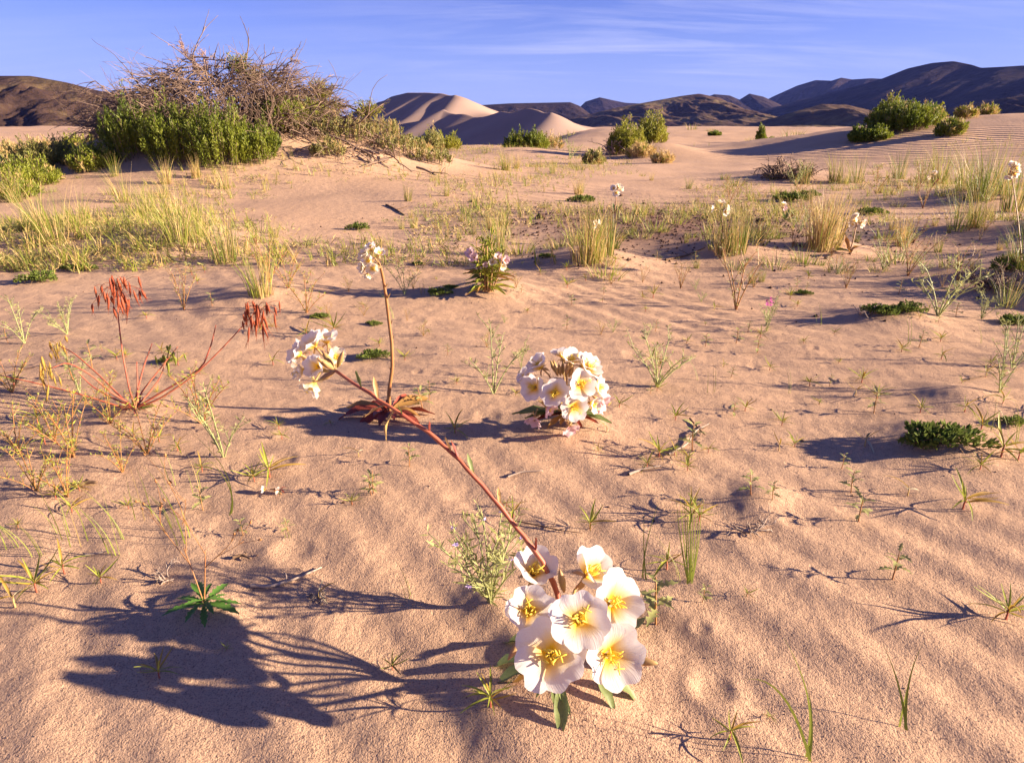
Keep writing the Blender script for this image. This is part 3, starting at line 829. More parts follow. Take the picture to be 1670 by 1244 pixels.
# ------------------------------------------------------------------ the round white primrose behind
def ball_primrose():
    g, t = G(925, 690)
    th = thing('evening_primrose', 'round ball of white flowers standing on bare sand behind the big cluster', 'flower', g)
    C = Vector(at_depth(918, 636, t * .968)) ; Rb = .072
    eye = Vector((0, 0, CAM_H))
    crown = Vector((0, 0, .02))
    for px, py, L, st, mt in [(884, 600, .034, 'cup', 'petal'), (930, 592, .032, 'cup', 'petal'), (956, 606, .032, 'cup', 'petal'), (874, 632, .034, 'open', 'petal'), (905, 640, .033, 'open', 'petal'), (944, 628, .036, 'open', 'petal'),
                              (968, 632, .033, 'cup', 'petal'), (935, 662, .034, 'open', 'petal'), (862, 618, .032, 'cup', 'petal'), (948, 598, .030, 'cup', 'petal'), (890, 662, .024, 'wilt', 'petal_pink'), (962, 657, .026, 'wilt', 'petal'), (975, 652, .030, 'wilt', 'petal_pink'), (915, 600, .030, 'cup', 'petal')]:
        d = Vector(ray(px, py)).normalized(); oc = eye - C
        b = oc.dot(d); disc = b * b - (oc.length_squared - Rb * Rb)
        p = eye + d * (-b - math.sqrt(max(disc, 0)))
        n = ((p - C).normalized() + Vector((0.12, -.15, .10)) + Vector((random.gauss(0, .16), random.gauss(0, .1), random.gauss(0, .16)))).normalized(); L *= random.uniform(.92, 1.18)
        if (px, py) == (915, 600): p = C + Vector((0, .04, .06)); n = Vector((-.1, .5, .9))
        if mt == 'petal_pink': n = Vector((.75, -.4, -.45))
        pl = p - g
        mb = MB(); mb.tube(bez(crown, pl * .5 - n * .02 + Vector((0, 0, .015)), pl - n * L * .7, 6), .0024, .0018, 5); mb.build('stem', M['bud'], th)
        flower(th, pl, n, L * 1.0, st, mt)
    for k in range(9):
        d = Vector((random.uniform(-.5, .5), random.uniform(-.5, .5), 1))
        bud(th, C - g + d * .035, d, .030)
    for a, L, mt in [(172, .13, 'prim_leaf'), (185, .15, 'prim_leaf'), (196, .12, 'prim_leaf'), (205, .10, 'red_leaf'), (160, .10, 'prim_leaf'), (-15, .12, 'prim_leaf'), (-30, .09, 'red_leaf'), (-5, .10, 'prim_leaf'), (250, .07, 'prim_leaf_old'), (230, .09, 'prim_leaf_old'), (300, .07, 'red_leaf'), (275, .06, 'prim_leaf_old'), (20, .10, 'prim_leaf'), (120, .09, 'prim_leaf')]:
        put_leaf(th, (0, 0, .022), (math.cos(R(a)), math.sin(R(a)), random.uniform(.0, .25)), L * .85, mt, LEAF_LANCE['flat'], wide=.7)
    p = Vector((-.075, -.03, .03)); flower(th, p, (-.3, -.6, -.7), .026, 'wilt', 'petal_pink', stam=False)
    p = Vector((.0, -.055, .02)); flower(th, p, (.3, -.7, -.5), .024, 'wilt', 'petal_pink', stam=False)
ball_primrose()

def tall_primrose():
    g, t = G(636, 678)
    th = thing('evening_primrose', 'tall single rust-coloured stem with small cream flowers over a dark red leaf rosette', 'flower', g)
    S = t / F
    path = [(636, 678), (634, 640), (640, 600), (639, 560), (634, 520), (630, 485), (625, 455), (621, 436)]
    Lp = []
    for k, (px, py) in enumerate(path):
        q = Vector(at_depth(px, py, t - .018 * k)) - g
        Lp.append(q)
    Lp[0] = Vector((0, 0, 0))
    P = np.array([list(p) for p in Lp]); tt = np.linspace(0, len(P) - 1, 24)
    P2 = np.stack([np.interp(tt, np.arange(len(P)), P[:, c]) for c in range(3)], 1)
    mb = MB(); mb.tube(P2, .0048, .0032, 7); mb.build('stem', M['rust_stem'], th)
    tip = Vector(P2[-1])
    for px, py, n, L, mt in [(598, 418, (-.5, -.5, .6), .026, 'petal_old'), (606, 408, (-.2, -.3, .9), .024, 'petal'), (596, 436, (-.7, -.6, .1), .024, 'petal_old'), (610, 438, (-.2, -.9, .1), .025, 'petal_old'), (618, 416, (.3, -.4, .8), .022, 'petal'), (603, 426, (-.4, -.8, .3), .024, 'petal'), (600, 446, (-.3, -.4, -.8), .018, 'petal_old')]:
        p = Vector(at_depth(px, py, t - .15)) - g
        n = Vector(n).normalized()
        mb = MB(); mb.tube(bez(tip, (tip + p) / 2 - n * .004, p - n * L * .7, 5), .0017, .0012, 5); mb.build('stalk', M['bud'], th)
        flower(th, p, n, L * .72, 'wilt', mt, stam=True)
    for k in range(16):
        a = k / 16 * 6.283 + random.uniform(-.2, .2)
        el = random.uniform(-.02, .45)
        put_leaf(th, (math.cos(a) * .01, math.sin(a) * .01, .014), (math.cos(a), math.sin(a) * .8, el), random.uniform(.06, .115), random.choice(['red_leaf', 'red_leaf', 'red_leaf', 'rust_stem', 'prim_leaf_old']), random.choice([LEAF_LANCE['flat'], LEAF_LANCE['arch']]), wide=random.uniform(.7, 1.2), roll=random.uniform(-.6, .6))
    for k in range(9):
        q = Vector(P2[2 + k * 2]); put_leaf(th, q, (random.uniform(-1, 1), random.uniform(-1, 1), .9), random.uniform(.010, .022), 'prim_leaf_old', LEAF_LANCE['up'], wide=.6)
tall_primrose()

def bushy_primrose():
    g, t = G(795, 474)
    th = thing('evening_primrose', 'bushy green leafy primrose with pale pink flowers among its narrow leaves', 'flower', g)
    s = t / F
    H = 84 * s
    for k in range(13):
        a = k * 2.4; mb = MB(); tip = Vector((math.cos(a) * .075 * random.uniform(.2, 1), math.sin(a) * .06, H * random.uniform(.62, 1.05)))
        base = Vector((math.cos(a) * .02, math.sin(a) * .02, 0))
        path = bez(base, Vector((tip.x * .8, tip.y * .8, tip.z * .4)), tip, 8)
        mb.tube(path, .0040, .002, 5); mb.build('stem', M['bud'], th)
        for i in range(2, 8):
            for r_ in range(3):
                b = random.uniform(0, 6.283); el = .15 + .12 * i
                put_leaf(th, path[i], (math.cos(b), math.sin(b), el), random.uniform(.045, .070) * (1 - .04 * i), random.choice(['star_leaf', 'grass', 'grass']), random.choice(list(LEAF_LANCE.values())), wide=.55)
    for k in range(34):
        a = random.uniform(0, 6.283); L = random.uniform(.07, .12)
        put_leaf(th, (0, 0, random.uniform(.01, .10)), (math.cos(a), math.sin(a), random.uniform(.0, .35)), L, random.choice(['prim_leaf', 'grass', 'prim_leaf_old', 'star_leaf']), LEAF_LANCE['flat'], wide=.42)
    for px, py, n, L, mt in [(768, 414, (-.5, -.7, .5), .034, 'petal_pink'), (774, 421, (-.2, -.8, .3), .034, 'petal_pink'), (822, 425, (.5, -.7, .3), .032, 'petal_pink'), (812, 420, (.2, -.8, .5), .028, 'petal_pink'), (803, 428, (.0, -.9, .2), .026, 'petal_old'), (818, 434, (.6, -.6, -.1), .028, 'petal_old'), (793, 432, (-.1, -.9, .2), .022, 'petal_pink')]:
        flower(th, Vector(at_depth(px, py, t - .09)) - g, n, L * .72, 'wilt', mt, stam=False)
bushy_primrose()

# ------------------------------------------------------------------ distant primroses on stalks
def stalk_primrose(head, base, n, size, label, mat='petal_old', r=.0045, leaves=6, stemmat='rust_stem', leafL=.10):
    g, t = G(*base)
    th = thing('evening_primrose', label, 'flower', g)
    tip = Vector(at_depth(*head, t)) - g
    mb = MB(); mb.tube(bez((0, 0, 0), tip * .5 + Vector((.01, 0, .01)), tip, 7), r, r * .6, 5); mb.build('stem', M[stemmat], th)
    for k in range(n):
        d = Vector((random.uniform(-1, 1), random.uniform(-1, .3), random.uniform(-.5, 1))).normalized()
        flower(th, tip + d * size * .42, d, size * .46, 'wilt', mat if k % 3 else 'petal', stam=False)
    for k in range(leaves):
        a = random.uniform(0, 6.283)
        put_leaf(th, (0, 0, .01), (math.cos(a), math.sin(a), random.uniform(.1, .8)), leafL * random.uniform(.7, 1.2), random.choice(['prim_leaf', 'red_leaf', 'prim_leaf_old']), None, wide=.7)
stalk_primrose((1005, 310), (1002, 348), 5, .075, 'single cream primrose head rising above dry grass past the gravel patch')
stalk_primrose((1175, 342), (1178, 398), 6, .060, 'cream primrose head beside a mixed green and straw tuft')
stalk_primrose((1275, 338), (1281, 362), 2, .050, 'tiny orange-cream primrose between two grass tufts', 'petal_pink')
stalk_primrose((1397, 362), (1385, 414), 6, .055, 'cream primrose head on a red stem beside the straw tuft')
stalk_primrose((1522, 287), (1520, 305), 4, .075, 'pale primrose head in front of the tall green grass')
stalk_primrose((1648, 278), (1667, 440), 7, .046, 'large cream flower head on a long bare stalk by the grassy clumps', 'petal_old', .003)
stalk_primrose((970, 365), (965, 400), 3, .045, 'pale green bloom half hidden in a straw tuft')
stalk_primrose((440, 798), (458, 806), 2, .020, 'single low white bud beside a leafy seedling', 'petal', .0015, 4, 'rust_stem', .018)

# ------------------------------------------------------------------ red brome grass on the left
def spikelet_head(tip, n, w, h, mat, th, rg):
    mb = MB()
    for k in range(n):
        a = Vector((rg.gauss(0, .26) * w, rg.gauss(0, .16) * w, rg.uniform(-.45, .35) * h))
        top = tip + a
        mb.tube(bez(tip + Vector((0, 0, rg.uniform(-.3, .1) * h)), (tip + top) / 2 + Vector((0, 0, h * .22)), top, 5), .0006, .0005, 3)
        L = rg.uniform(.22, .55) * h
        sw = rg.gauss(0, .12); sy = rg.gauss(0, .10); cv = rg.gauss(0, .12)
        at = lambda q: top + Vector(((sw * q + cv * q * q) * L, sy * q * L, -q * L))
        f = rg.uniform(.8, 1.4)
        mb.tube([at(q) for q in (0, .2, .45, .7, 1)], [.0009 * f, .0022 * f, .0028 * f, .0018 * f, .0005], None, 5)
        for j in range(5):
            b = at(rg.uniform(.35, .9))
            mb.tube([b, b + Vector((rg.gauss(sw, .22) * L * .6, rg.gauss(0, .15) * L, -L * rg.uniform(.4, .7)))], .0004, .0002, 3)
    return mb.build('seed_head', M[mat], th)

def brome():
    g, t = G(218, 668)
    rg = random.Random(5)
    th = thing('brome_grass', 'drooping red brome grass with rust seed heads on spreading red stems', 'grass', g)
    def to(px, py, dt): return Vector(at_depth(px, py, t + dt)) - g
    stems = [([(212, 640), (200, 580), (193, 520), (190, 470)], -.05, 'r'), ([(262, 650), (320, 610), (370, 560), (420, 505)], -.02, 'r'), ([(330, 600), (345, 560), (352, 530)], -.02, None),
             ([(180, 640), (150, 612), (110, 590), (85, 600)], -.10, 'g'), ([(170, 655), (120, 640), (60, 625), (0, 612)], -.05, None), ([(226, 630), (235, 595), (248, 560)], .02, None),
             ([(224, 640), (224, 615), (223, 590)], 0, None), ([(240, 645), (262, 615), (275, 575)], .05, 'y'), ([(190, 640), (160, 610), (120, 575), (95, 563)], .04, 'y2'), ([(185, 650), (150, 630), (130, 610)], -.03, None), ([(230, 640), (262, 600), (290, 565)], .05, None)]
    for pts, dt, hd in stems:
        P = [Vector((rg.uniform(-.012, .012), rg.uniform(-.012, .012), 0))] + [to(px, py, dt * (k + 1) / len(pts)) for k, (px, py) in enumerate(pts)]
        P = np.array([list(p) for p in P]); tt = np.linspace(0, len(P) - 1, 16)
        P2 = np.stack([np.interp(tt, np.arange(len(P)), P[:, c]) for c in range(3)], 1)
        P2[1:-1] = (P2[:-2] + 2 * P2[1:-1] + P2[2:]) / 4
        mb = MB(); mb.tube(P2, .0026, .0011, 5); mb.build('stem', M['red_stem'], th)
        tip = Vector(P2[-1])
        if hd == 'r': spikelet_head(tip, 32, .085, .085, 'brome', th, rg)
        if hd == 'g': spikelet_head(tip + Vector((-.01, 0, 0)), 10, .05, .085, 'brome_green', th, rg)
        if hd in ('y', 'y2'): spikelet_head(tip, 9, .07, .060, 'grass' if hd == 'y' else 'brome_green', th, rg)
    for k in range(26):
        a = rg.uniform(0, 6.283); L = rg.uniform(.03, .09)
        mb = MB(); d = Vector((math.cos(a), math.sin(a), rg.uniform(.1, .6)))
        mb.ribbon(bez((0, 0, .002), d * L * .6 + Vector((0, 0, .01)), Vector((d.x * L, d.y * L, max(.004, d.z * L * .4))), 6), .0035, (-d.y, d.x, 0))
        mb.build('blade', M[rg.choice(['red_stem', 'straw', 'brome', 'straw'])], th)
brome()

# ------------------------------------------------------------------ small plants: prototypes and copies
PROTO_AT = (0, -40, -30)
def star_proto(seed, leafmat='star_leaf', stemmat='red_stem', n=8, L=.055, long_every=3, arch=.9, wd=.082):
    """thistle seedling: short red stem, narrow curved leaves in a star"""
    rg = random.Random(seed)
    th = thing('seedling', '-', 'seedling', (0, 0, 0))
    mb = MB(); h = L * .45; mb.tube([(0, 0, -.006), (0, 0, h * .5), (L * .04, 0, h)], L * .035, L * .028, 5); mb.build('stem', M[stemmat], th)
    for k in range(n):
        a = k * 2.4 + rg.uniform(-.3, .3); el = rg.uniform(.05, .5) if k < n * .6 else rg.uniform(.8, 2.2)
        l = L * rg.uniform(.7, 1.1) * (1.35 if k % long_every == 0 else 1)
        me = leaf_mesh('leaf', 1, wd * rg.uniform(.8, 1.3), rg.uniform(.2, 1.0) * arch * rg.choice([1, 1, 1, -.6]), .3, 7, .3, thick_stalk=.25)
        put_leaf(th, (0, 0, h * rg.uniform(.55, 1)), (math.cos(a), math.sin(a), el), l, leafmat if rg.random() < .75 else 'star_leaf_red', me, roll=rg.uniform(-.4, .4))
    return th
def lobed_proto(seed, H=.07, mat='grey_leaf', n=9):
    rg = random.Random(seed)
    th = thing('weed_sprout', '-', 'seedling', (0, 0, 0))
    mb = MB(); mb.tube(bez((0, 0, -.006), (H * .1, 0, H * .5), (H * rg.uniform(-.1, .2), 0, H), 5), .0018, .001, 5); mb.build('stem', M['rust_stem'], th)
    me = leaf_mesh('leaf', 1, .42, .8, .2, wide=.5, lobes=4, depth=.72, thick_stalk=.10)
    for k in range(n):
        q = .25 + .75 * k / n; a = k * 2.4
        put_leaf(th, (H * .1 * q, 0, H * q), (math.cos(a), math.sin(a), .3 + 1.0 * q * rg.random()), H * rg.uniform(.42, .62) * (1.15 - .45 * q), mat, me, roll=rg.uniform(-.5, .5))
    return th
def herb_proto(seed, H=.16, Wd=.14, mats=('grey_stem', 'grey_leaf'), n=7, leafL=.018, wl=.2, flower_mat=None, fork=3, rad=.0016):
    """branching fine-leaved herb: forking stems set with small narrow leaves, buds at the tips"""
    rg = random.Random(seed)
    th = thing('desert_herb', '-', 'herb', (0, 0, 0))
    lv = MB(); 
    C = []; D = []; Ls = []
    fl = []
    for k in range(n):
        a = k * 2.4 + rg.uniform(-.4, .4); sp = rg.uniform(.25, 1.0)
        tip = Vector((math.cos(a) * Wd * .5 * sp, math.sin(a) * Wd * .5 * sp, H * rg.uniform(.55, 1) * (1 - .35 * sp * sp)))
        path = bez((0, 0, -.004), Vector((tip.x * .35, tip.y * .35, tip.z * .55)), tip, 9)
        mb = MB(); mb.tube(path, rad, rad * .5, 4)
        ends = [tip]
        for j in range(fork):
            i = rg.randint(3, 7); b = rg.uniform(0, 6.283)
            base = Vector(path[i]); l = H * rg.uniform(.18, .34)
            e = base + (tip - base).normalized() * l * .7 + Vector((math.cos(b), math.sin(b), rg.uniform(.1, .6))) * l * .55
            mb.tube(bez(base, (base + e) / 2 + Vector((0, 0, .1 * l)), e, 5), rad * .6, rad * .35, 3); ends.append(e)
            for q in (.3, .5, .7, .9):
                pq = base.lerp(e, q); C.append(pq); D.append(Vector((rg.uniform(-1, 1), rg.uniform(-1, 1), rg.uniform(-.2, .8)))); Ls.append(leafL * rg.uniform(.6, 1))
        mb.build('stem', M[mats[0]], th)
        for i in range(1, 9):
            for _ in range(2):
                C.append(Vector(path[i])); D.append(Vector((rg.uniform(-1, 1), rg.uniform(-1, 1), rg.uniform(0, .9)))); Ls.append(leafL * rg.uniform(.7, 1.3))
        for e in ends:
            for _ in range(3):
                C.append(e); D.append(Vector((rg.uniform(-.7, .7), rg.uniform(-.7, .7), rg.uniform(.2, 1)))); Ls.append(leafL * .7)
            if flower_mat and rg.random() < .12: fl.append(e)
    Ls = np.array(Ls)
    lv.leaves(np.array([list(c) for c in C]), np.array([list(d) for d in D]), Ls, Ls * wl)
    lv.build('leaves', M[mats[1]], th, kind='stuff')
    for e in fl:
        mb = MB(); mb.leaves([list(e)] * 5, [[math.cos(k * 1.257), math.sin(k * 1.257), .5] for k in range(5)], .006, .004); mb.build('blossom', M[flower_mat], th)
    return th
def mat_proto(seed, Wd=.12, H=.03, n=760, mat='mat_leaf', L=.0095):
    rg = np.random.default_rng(seed)
    th = thing('mat_plant', '-', 'plant', (0, 0, 0))
    a = rg.uniform(0, 6.283, n); r = np.sqrt(rg.uniform(0, 1, n)) * (0.85 + .25 * np.sin(3 * a + seed))
    x = np.cos(a) * r * Wd * .5; y = np.sin(a) * r * Wd * .32
    lump = .75 + .5 * gn(x / (Wd * .22) + seed, y / (Wd * .22), seed)
    top = H * np.sqrt(np.clip(1 - (r * .85) ** 2, 0.05, 1)) * lump
    z = top * rg.uniform(.25, 1, n)
    D = np.stack([x / Wd * 2 + rg.normal(0, .5, n), y / Wd * 2 + rg.normal(0, .5, n), .3 + rg.uniform(0, 1, n)], 1)
    mb = MB(); mb.leaves(np.stack([x, y, z], 1), D, L * rg.uniform(.6, 1.2, n), L * .48); mb.build('leaves', M[mat], th, kind='stuff')
    mb = MB()
    for k in range(10):
        b = k / 10 * 6.283; mb.tube(bez((0, 0, 0), (math.cos(b) * Wd * .2, math.sin(b) * Wd * .14, H * .5), (math.cos(b) * Wd * .45, math.sin(b) * Wd * .28, .002), 5), .0016, .0008, 3)
    mb.build('runners', M['dark_twig'], th)
    return th
def sprout_grass_proto(seed, n=4, H=.12, lean=(-.35, .0), mat='grass', w=.0017, dry=0, spread=.012):
    rg = random.Random(seed)
    th = thing('grass_sprout', '-', 'grass', (0, 0, 0))
    for k in range(n):
        h = H * rg.uniform(.6, 1); lx = lean[0] * rg.uniform(.3, 1.5) * h; ly = (lean[1] + rg.uniform(-.2, .2)) * h
        b = Vector((rg.uniform(-1, 1) * spread, rg.uniform(-1, 1) * spread, -.004))
        tip = b + Vector((lx, ly, h))
        mb = MB(); a = rg.uniform(0, 3.14)
        mb.ribbon(bez(b, b + Vector((lx * .1, ly * .1, h * .62)), tip, 8), w, (math.cos(a) * .9, math.sin(a) * .9, .1), .8)
        mb.build('blade', M['straw' if k < dry else mat], th)
    return th
def tuft_proto(seed, n=110, H=.35, spread=.06, splay=.55, lean=-.18, green='grass', dryf=.3, w=.0042, base=.5, name='grass_tuft'):
    """bunch of grass: many tapering blades, some dry"""
    rg = np.random.default_rng(seed)
    th = thing(name, '-', 'grass', (0, 0, 0))
    gm, dm = MB(), MB()
    for k in range(n):
        a = rg.uniform(0, 6.283); r = spread * math.sqrt(rg.uniform(0, 1))
        b = np.array([math.cos(a) * r, math.sin(a) * r, -.01])
        short = rg.random() < .35
        h = H * (rg.uniform(.18, .5) if short else rg.uniform(.5, 1))
        o = splay * rg.uniform(.1, 1) * (1.5 if short else 1) * h
        tip = b + np.array([math.cos(a) * o + lean * h * rg.uniform(.3, 1.4), math.sin(a) * o, h * (.75 if short else 1)])
        mid = b + np.array([math.cos(a) * o * .2, math.sin(a) * o * .2, h * .62])
        s = rg.uniform(0, 3.14)
        mb = dm if rg.random() < dryf or (short and rg.random() < base * .5) else gm
        mb.ribbon(bez(b, mid, tip, 6), w * rg.uniform(.7, 1.2), (math.cos(s), math.sin(s), 0), .8)
    if gm.n: gm.build('green_blades', M[green], th, kind='stuff')
    if dm.n: dm.build('dry_blades', M['straw'], th, kind='stuff')
    return th

LANDMARKS = [((912, 1098), 'the big white flower cluster'), ((925, 690), 'the round white flower ball'), ((636, 678), 'the dark red rosette'), ((218, 668), 'the red brome grass'), ((335, 995), 'the toothed green rosette'), ((1125, 950), 'the small grass sheaf'),
             ((1120, 728), 'the curved grey root'), ((1535, 722), 'the widest green mat'), ((1455, 510), 'the hummock mat'), ((955, 428), 'the straw hummock tuft'), ((1340, 405), 'the golden straw tuft'), ((1075, 350), 'the gravel patch'), ((795, 474), 'the bushy pink primrose'),
             ((420, 300), 'the sandy mound'), ((1290, 290), 'the dead brush'), ((1040, 240), 'the two rounded bushes'), ((290, 398), 'the broad tall tuft'), ((1667, 440), 'the long primrose stalk'), ((1322, 1238), 'the arching grass sprout'), ((90, 398), 'the bent green tuft'), ((475, 945), 'the grey bleached twig'), ((1250, 530), 'the magenta flower'), ((800, 982), 'the lavender vetch'), ((65, 460), 'the small lone mat'), ((850, 775), 'the thin pale twig'), ((680, 372), 'the low yellow-green tuft'), ((1600, 325), 'the large grass clump'), ((825, 278), 'the round yellow tuft'), ((130, 225), 'the bush on the flat'), ((1473, 1188), 'the upright grass sprout')]
LM = [(hit(*q)[0], nm) for q, nm in LANDMARKS]
def by(p):
    d, nm = min(((p[0] - q[0]) ** 2 + (p[1] - q[1]) ** 2, nm) for q, nm in LM)
    return nm
PROTOS = []
def reg(*ps): PROTOS.extend(ps); return list(ps)
def place(proto, p, rz, scale, label, group, cat=None, tilt=None):
    c = copy_tree(proto)
    c.location = p; c.rotation_euler = (tilt[0] if tilt else 0, tilt[1] if tilt else 0, rz); c.scale = (scale,) * 3
    c['label'] = label + (' near ' + by(p) if group else '')
    if group: c['group'] = group
    elif 'group' in c: del c['group']
    if cat: c['category'] = cat
    return c

STAR = reg(*[star_proto(s, n=[11, 13, 9, 12, 15][s % 5]) for s in range(5)])
STAR_PALE = reg(*[star_proto(40 + s, 'pale_leaf', 'straw', n=4, arch=1.6) for s in range(2)])
LOBED = reg(*[lobed_proto(60 + s) for s in range(3)])
HERB = reg(herb_proto(80, .16, .12, n=4, leafL=.014), herb_proto(81, .15, .16, n=6, leafL=.014), herb_proto(82, .17, .14, ('rust_stem', 'grey_leaf'), n=5, leafL=.011), herb_proto(83, .15, .16, ('rust_stem', 'star_leaf'), n=6, leafL=.012))
MAT = reg(mat_proto(90), mat_proto(91, n=900), mat_proto(92, H=.04))
SPR = reg(sprout_grass_proto(100, 3), sprout_grass_proto(101, 4, lean=(-.5, 0)), sprout_grass_proto(102, 2, lean=(-.6, .1)), sprout_grass_proto(103, 3, lean=(-.15, 0), dry=1))
TUFT_G = reg(tuft_proto(110, 95, lean=-.25, w=.0030), tuft_proto(111, 85, lean=-.1, splay=.8, w=.0030), tuft_proto(112, 130, green='grass_dark', splay=.6, lean=-.15, w=.0032))
TUFT_S = reg(tuft_proto(120, 150, dryf=.8, splay=.35, lean=-.03), tuft_proto(121, 120, dryf=.72, splay=.5, lean=-.05))
TUFT_M = reg(tuft_proto(130, 130, dryf=.5, splay=.5), tuft_proto(131, 100, dryf=.45, splay=.35, green='grass_dark'))
LOW = reg(tuft_proto(140, 60, name='low_tuft', H=.10, spread=.05, splay=1.3, dryf=.4, w=.004), tuft_proto(141, 50, name='low_tuft', H=.09, spread=.06, splay=1.5, green='sage', dryf=.2, w=.005), tuft_proto(142, 60, name='low_tuft', H=.10, spread=.05, splay=1.1, green='grass_dark', dryf=.25, w=.004))  # low tufts, made of the same grass blades as the bigger tufts

def near_label(base, px, py): return base

# thistle seedlings: pixel of the base, spread in photograph pixels
star_spots = [(260, 1105, 75), (640, 1092, 50), (1190, 1205, 95), (1255, 1172, 30), (1640, 1010, 110), (1570, 830, 95), (962, 862, 62), (1087, 928, 85),
              (1320, 630, 42), (1405, 624, 52), (1215, 670, 40), (1275, 694, 42), (1535, 586, 40), (1632, 745, 100), (1600, 700, 60), (1660, 750, 70), (60, 965, 100), (105, 935, 80), (165, 950, 60),
              (742, 706, 56), (440, 778, 85), (415, 785, 60), (1100, 742, 44), (1122, 752, 44), (1055, 762, 46), (1065, 486, 40), (925, 470, 34), (955, 458, 26), (1255, 604, 34), (1470, 574, 34),
              (1125, 838, 70), (1140, 850, 60), (540, 694, 26), (460, 716, 40), (745, 626, 28), (1240, 552, 40), (62, 690, 50), (330, 770, 50), (1218, 972, 30), (1300, 500, 26), (1165, 505, 24),
              (455, 700, 36), (1180, 598, 22), (1360, 545, 20), (975, 736, 22), (130, 800, 40), (210, 830, 40), (290, 735, 50), (260, 720, 40), (30, 860, 36), (430, 540, 40), (545, 545, 60), (500, 550, 46),
              (1010, 665, 40), (1310, 560, 24), (1500, 520, 24), (370, 1060, 26), (700, 545, 22), (1120, 560, 24), (860, 510, 20)]
rg = random.Random(21)
for k, (px, py, w) in enumerate(star_spots):
    g, t = G(px, py)
    sz = w * t / F / .115
    place(STAR[k % 5], g, rg.uniform(0, 6.28), min(sz, 1.6), ('broad ' if w > 70 else 'tiny ' if w < 32 else 'small ') + 'star-shaped seedling with curved narrow leaves', 'star-shaped seedlings on the sand', 'seedling')
for k in range(150):
    Y = 1.0 * 5.0 ** rg.random(); x = rg.uniform(-.9, .9) * (Y * .85 + .2)
    if min((x - q[0][0]) ** 2 + (Y - q[0][1]) ** 2 for q in LM[:3]) < .05: continue
    v = rg.random()
    if v < .72: place(STAR[k % 5], (x, Y, gz(x, Y)), rg.uniform(0, 6.28), rg.uniform(.3, .75), 'tiny star-shaped seedling with curved narrow leaves', 'star-shaped seedlings on the sand', 'seedling')
    else: place(LOBED[k % 3], (x, Y, gz(x, Y)), rg.uniform(0, 6.28), rg.uniform(.35, .8), 'grey-green sprout with jagged lobed leaves', 'lobed grey-green sprouts', 'seedling')
g, t = G(800, 1152)
place(star_proto(300, n=16, L=.06, wd=.07), g, .4, 95 * t / F / .11, 'dense feathery red-stemmed seedling touching the leaves of the big primrose', None, 'seedling')
for k, (px, py, w) in enumerate([(1480, 808, 65), (1410, 728, 60), (585, 745, 50), (1270, 735, 50), (990, 705, 40), (25, 990, 90), (520, 975, 50), (1395, 645, 40)]):
    g, t = G(px, py)
    place(STAR_PALE[k % 2], g, rg.uniform(0, 6.28), w * t / F / .10, 'pale dry seedling of few arching leaves', 'pale dry seedlings', 'seedling')
for k, (px, py, h) in enumerate([(1400, 850, 62), (1455, 945, 66), (1070, 1018, 100), (1145, 982, 40), (1425, 674, 48), (1225, 806, 50), (610, 804, 50), (397, 872, 34), (690, 668, 48), (1200, 560, 34), (1150, 565, 28), (700, 655, 40),
                                 (1260, 815, 40), (1130, 735, 60), (470, 865, 28), (120, 620, 60), (150, 600, 50), (1235, 575, 34), (985, 480, 20), (1465, 480, 30), (1300, 470, 24), (870, 640, 20)]):
    g, t = G(px, py)
    place(LOBED[k % 3], g, rg.uniform(0, 6.28), h * t / F / .085, 'grey-green sprout with jagged lobed leaves', 'lobed grey-green sprouts', 'seedling')

# fine-branched herbs
g, t = G(800, 982)
place(herb_proto(200, .15, .19, n=12, leafL=.022, wl=.17, flower_mat='lavender', fork=3, rad=.0019), g, 2.2, 170 * t / F / .16, 'bushy grey-green vetch with tiny lavender blossoms right behind the big white flowers', None, 'herb')
herbs = [(805, 642, 120, 0), (1072, 630, 120, 1), (1200, 505, 110, 2), (1530, 515, 120, 1), (365, 745, 140, 0), (120, 745, 120, 3), (90, 720, 90, 3), (60, 800, 100, 3), (110, 810, 100, 3), (30, 740, 90, 3), (200, 770, 80, 3),
         (110, 545, 70, 1), (40, 560, 80, 0), (130, 640, 80, 0), (500, 510, 70, 3), (660, 480, 70, 0), (180, 690, 90, 3), (20, 640, 90, 3), (470, 470, 70, 3), (440, 460, 80, 3), (930, 260, 40, 1),
         (1630, 640, 120, 0), (1600, 520, 60, 1), (1650, 600, 90, 0), (1480, 450, 80, 2), (1560, 460, 70, 2), (1440, 440, 60, 1), (1380, 470, 60, 2), (300, 505, 80, 2), (1250, 540, 60, 0), (1110, 470, 50, 2), (850, 600, 50, 0), (330, 690, 110, 3), (240, 740, 110, 3)]
for k, (px, py, h, v) in enumerate(herbs):
    g, t = G(px, py)
    place(HERB[v], g, rg.uniform(0, 6.28), h * t / F / .155, ['upright narrow grey-green branching herb', 'spreading grey-green branching herb', 'rust-stemmed herb with tiny grey leaves', 'rust-stemmed herb with yellow-green leaves'][v],
          ['upright grey-green herbs', 'spreading grey-green herbs', 'rust-stemmed grey herbs', 'rust-stemmed yellow-green herbs'][v], 'herb')
for k in range(60):
    if k < 36: px, py, h = rg.uniform(1150, 1690), rg.uniform(300, 480), rg.uniform(22, 52)
    else: px, py, h = rg.uniform(420, 1150), rg.uniform(400, 570), rg.uniform(16, 34)
    g, t = G(px, py); v = rg.choice([1, 2, 3, 3])
    place(HERB[v], g, rg.uniform(0, 6.28), h * t / F / .155, ['', 'small spreading grey-green branching herb', 'small rust-stemmed herb with tiny grey leaves', 'small rust-stemmed herb with yellow-green leaves'][v], ['', 'spreading grey-green herbs', 'rust-stemmed grey herbs', 'rust-stemmed yellow-green herbs'][v], 'herb')
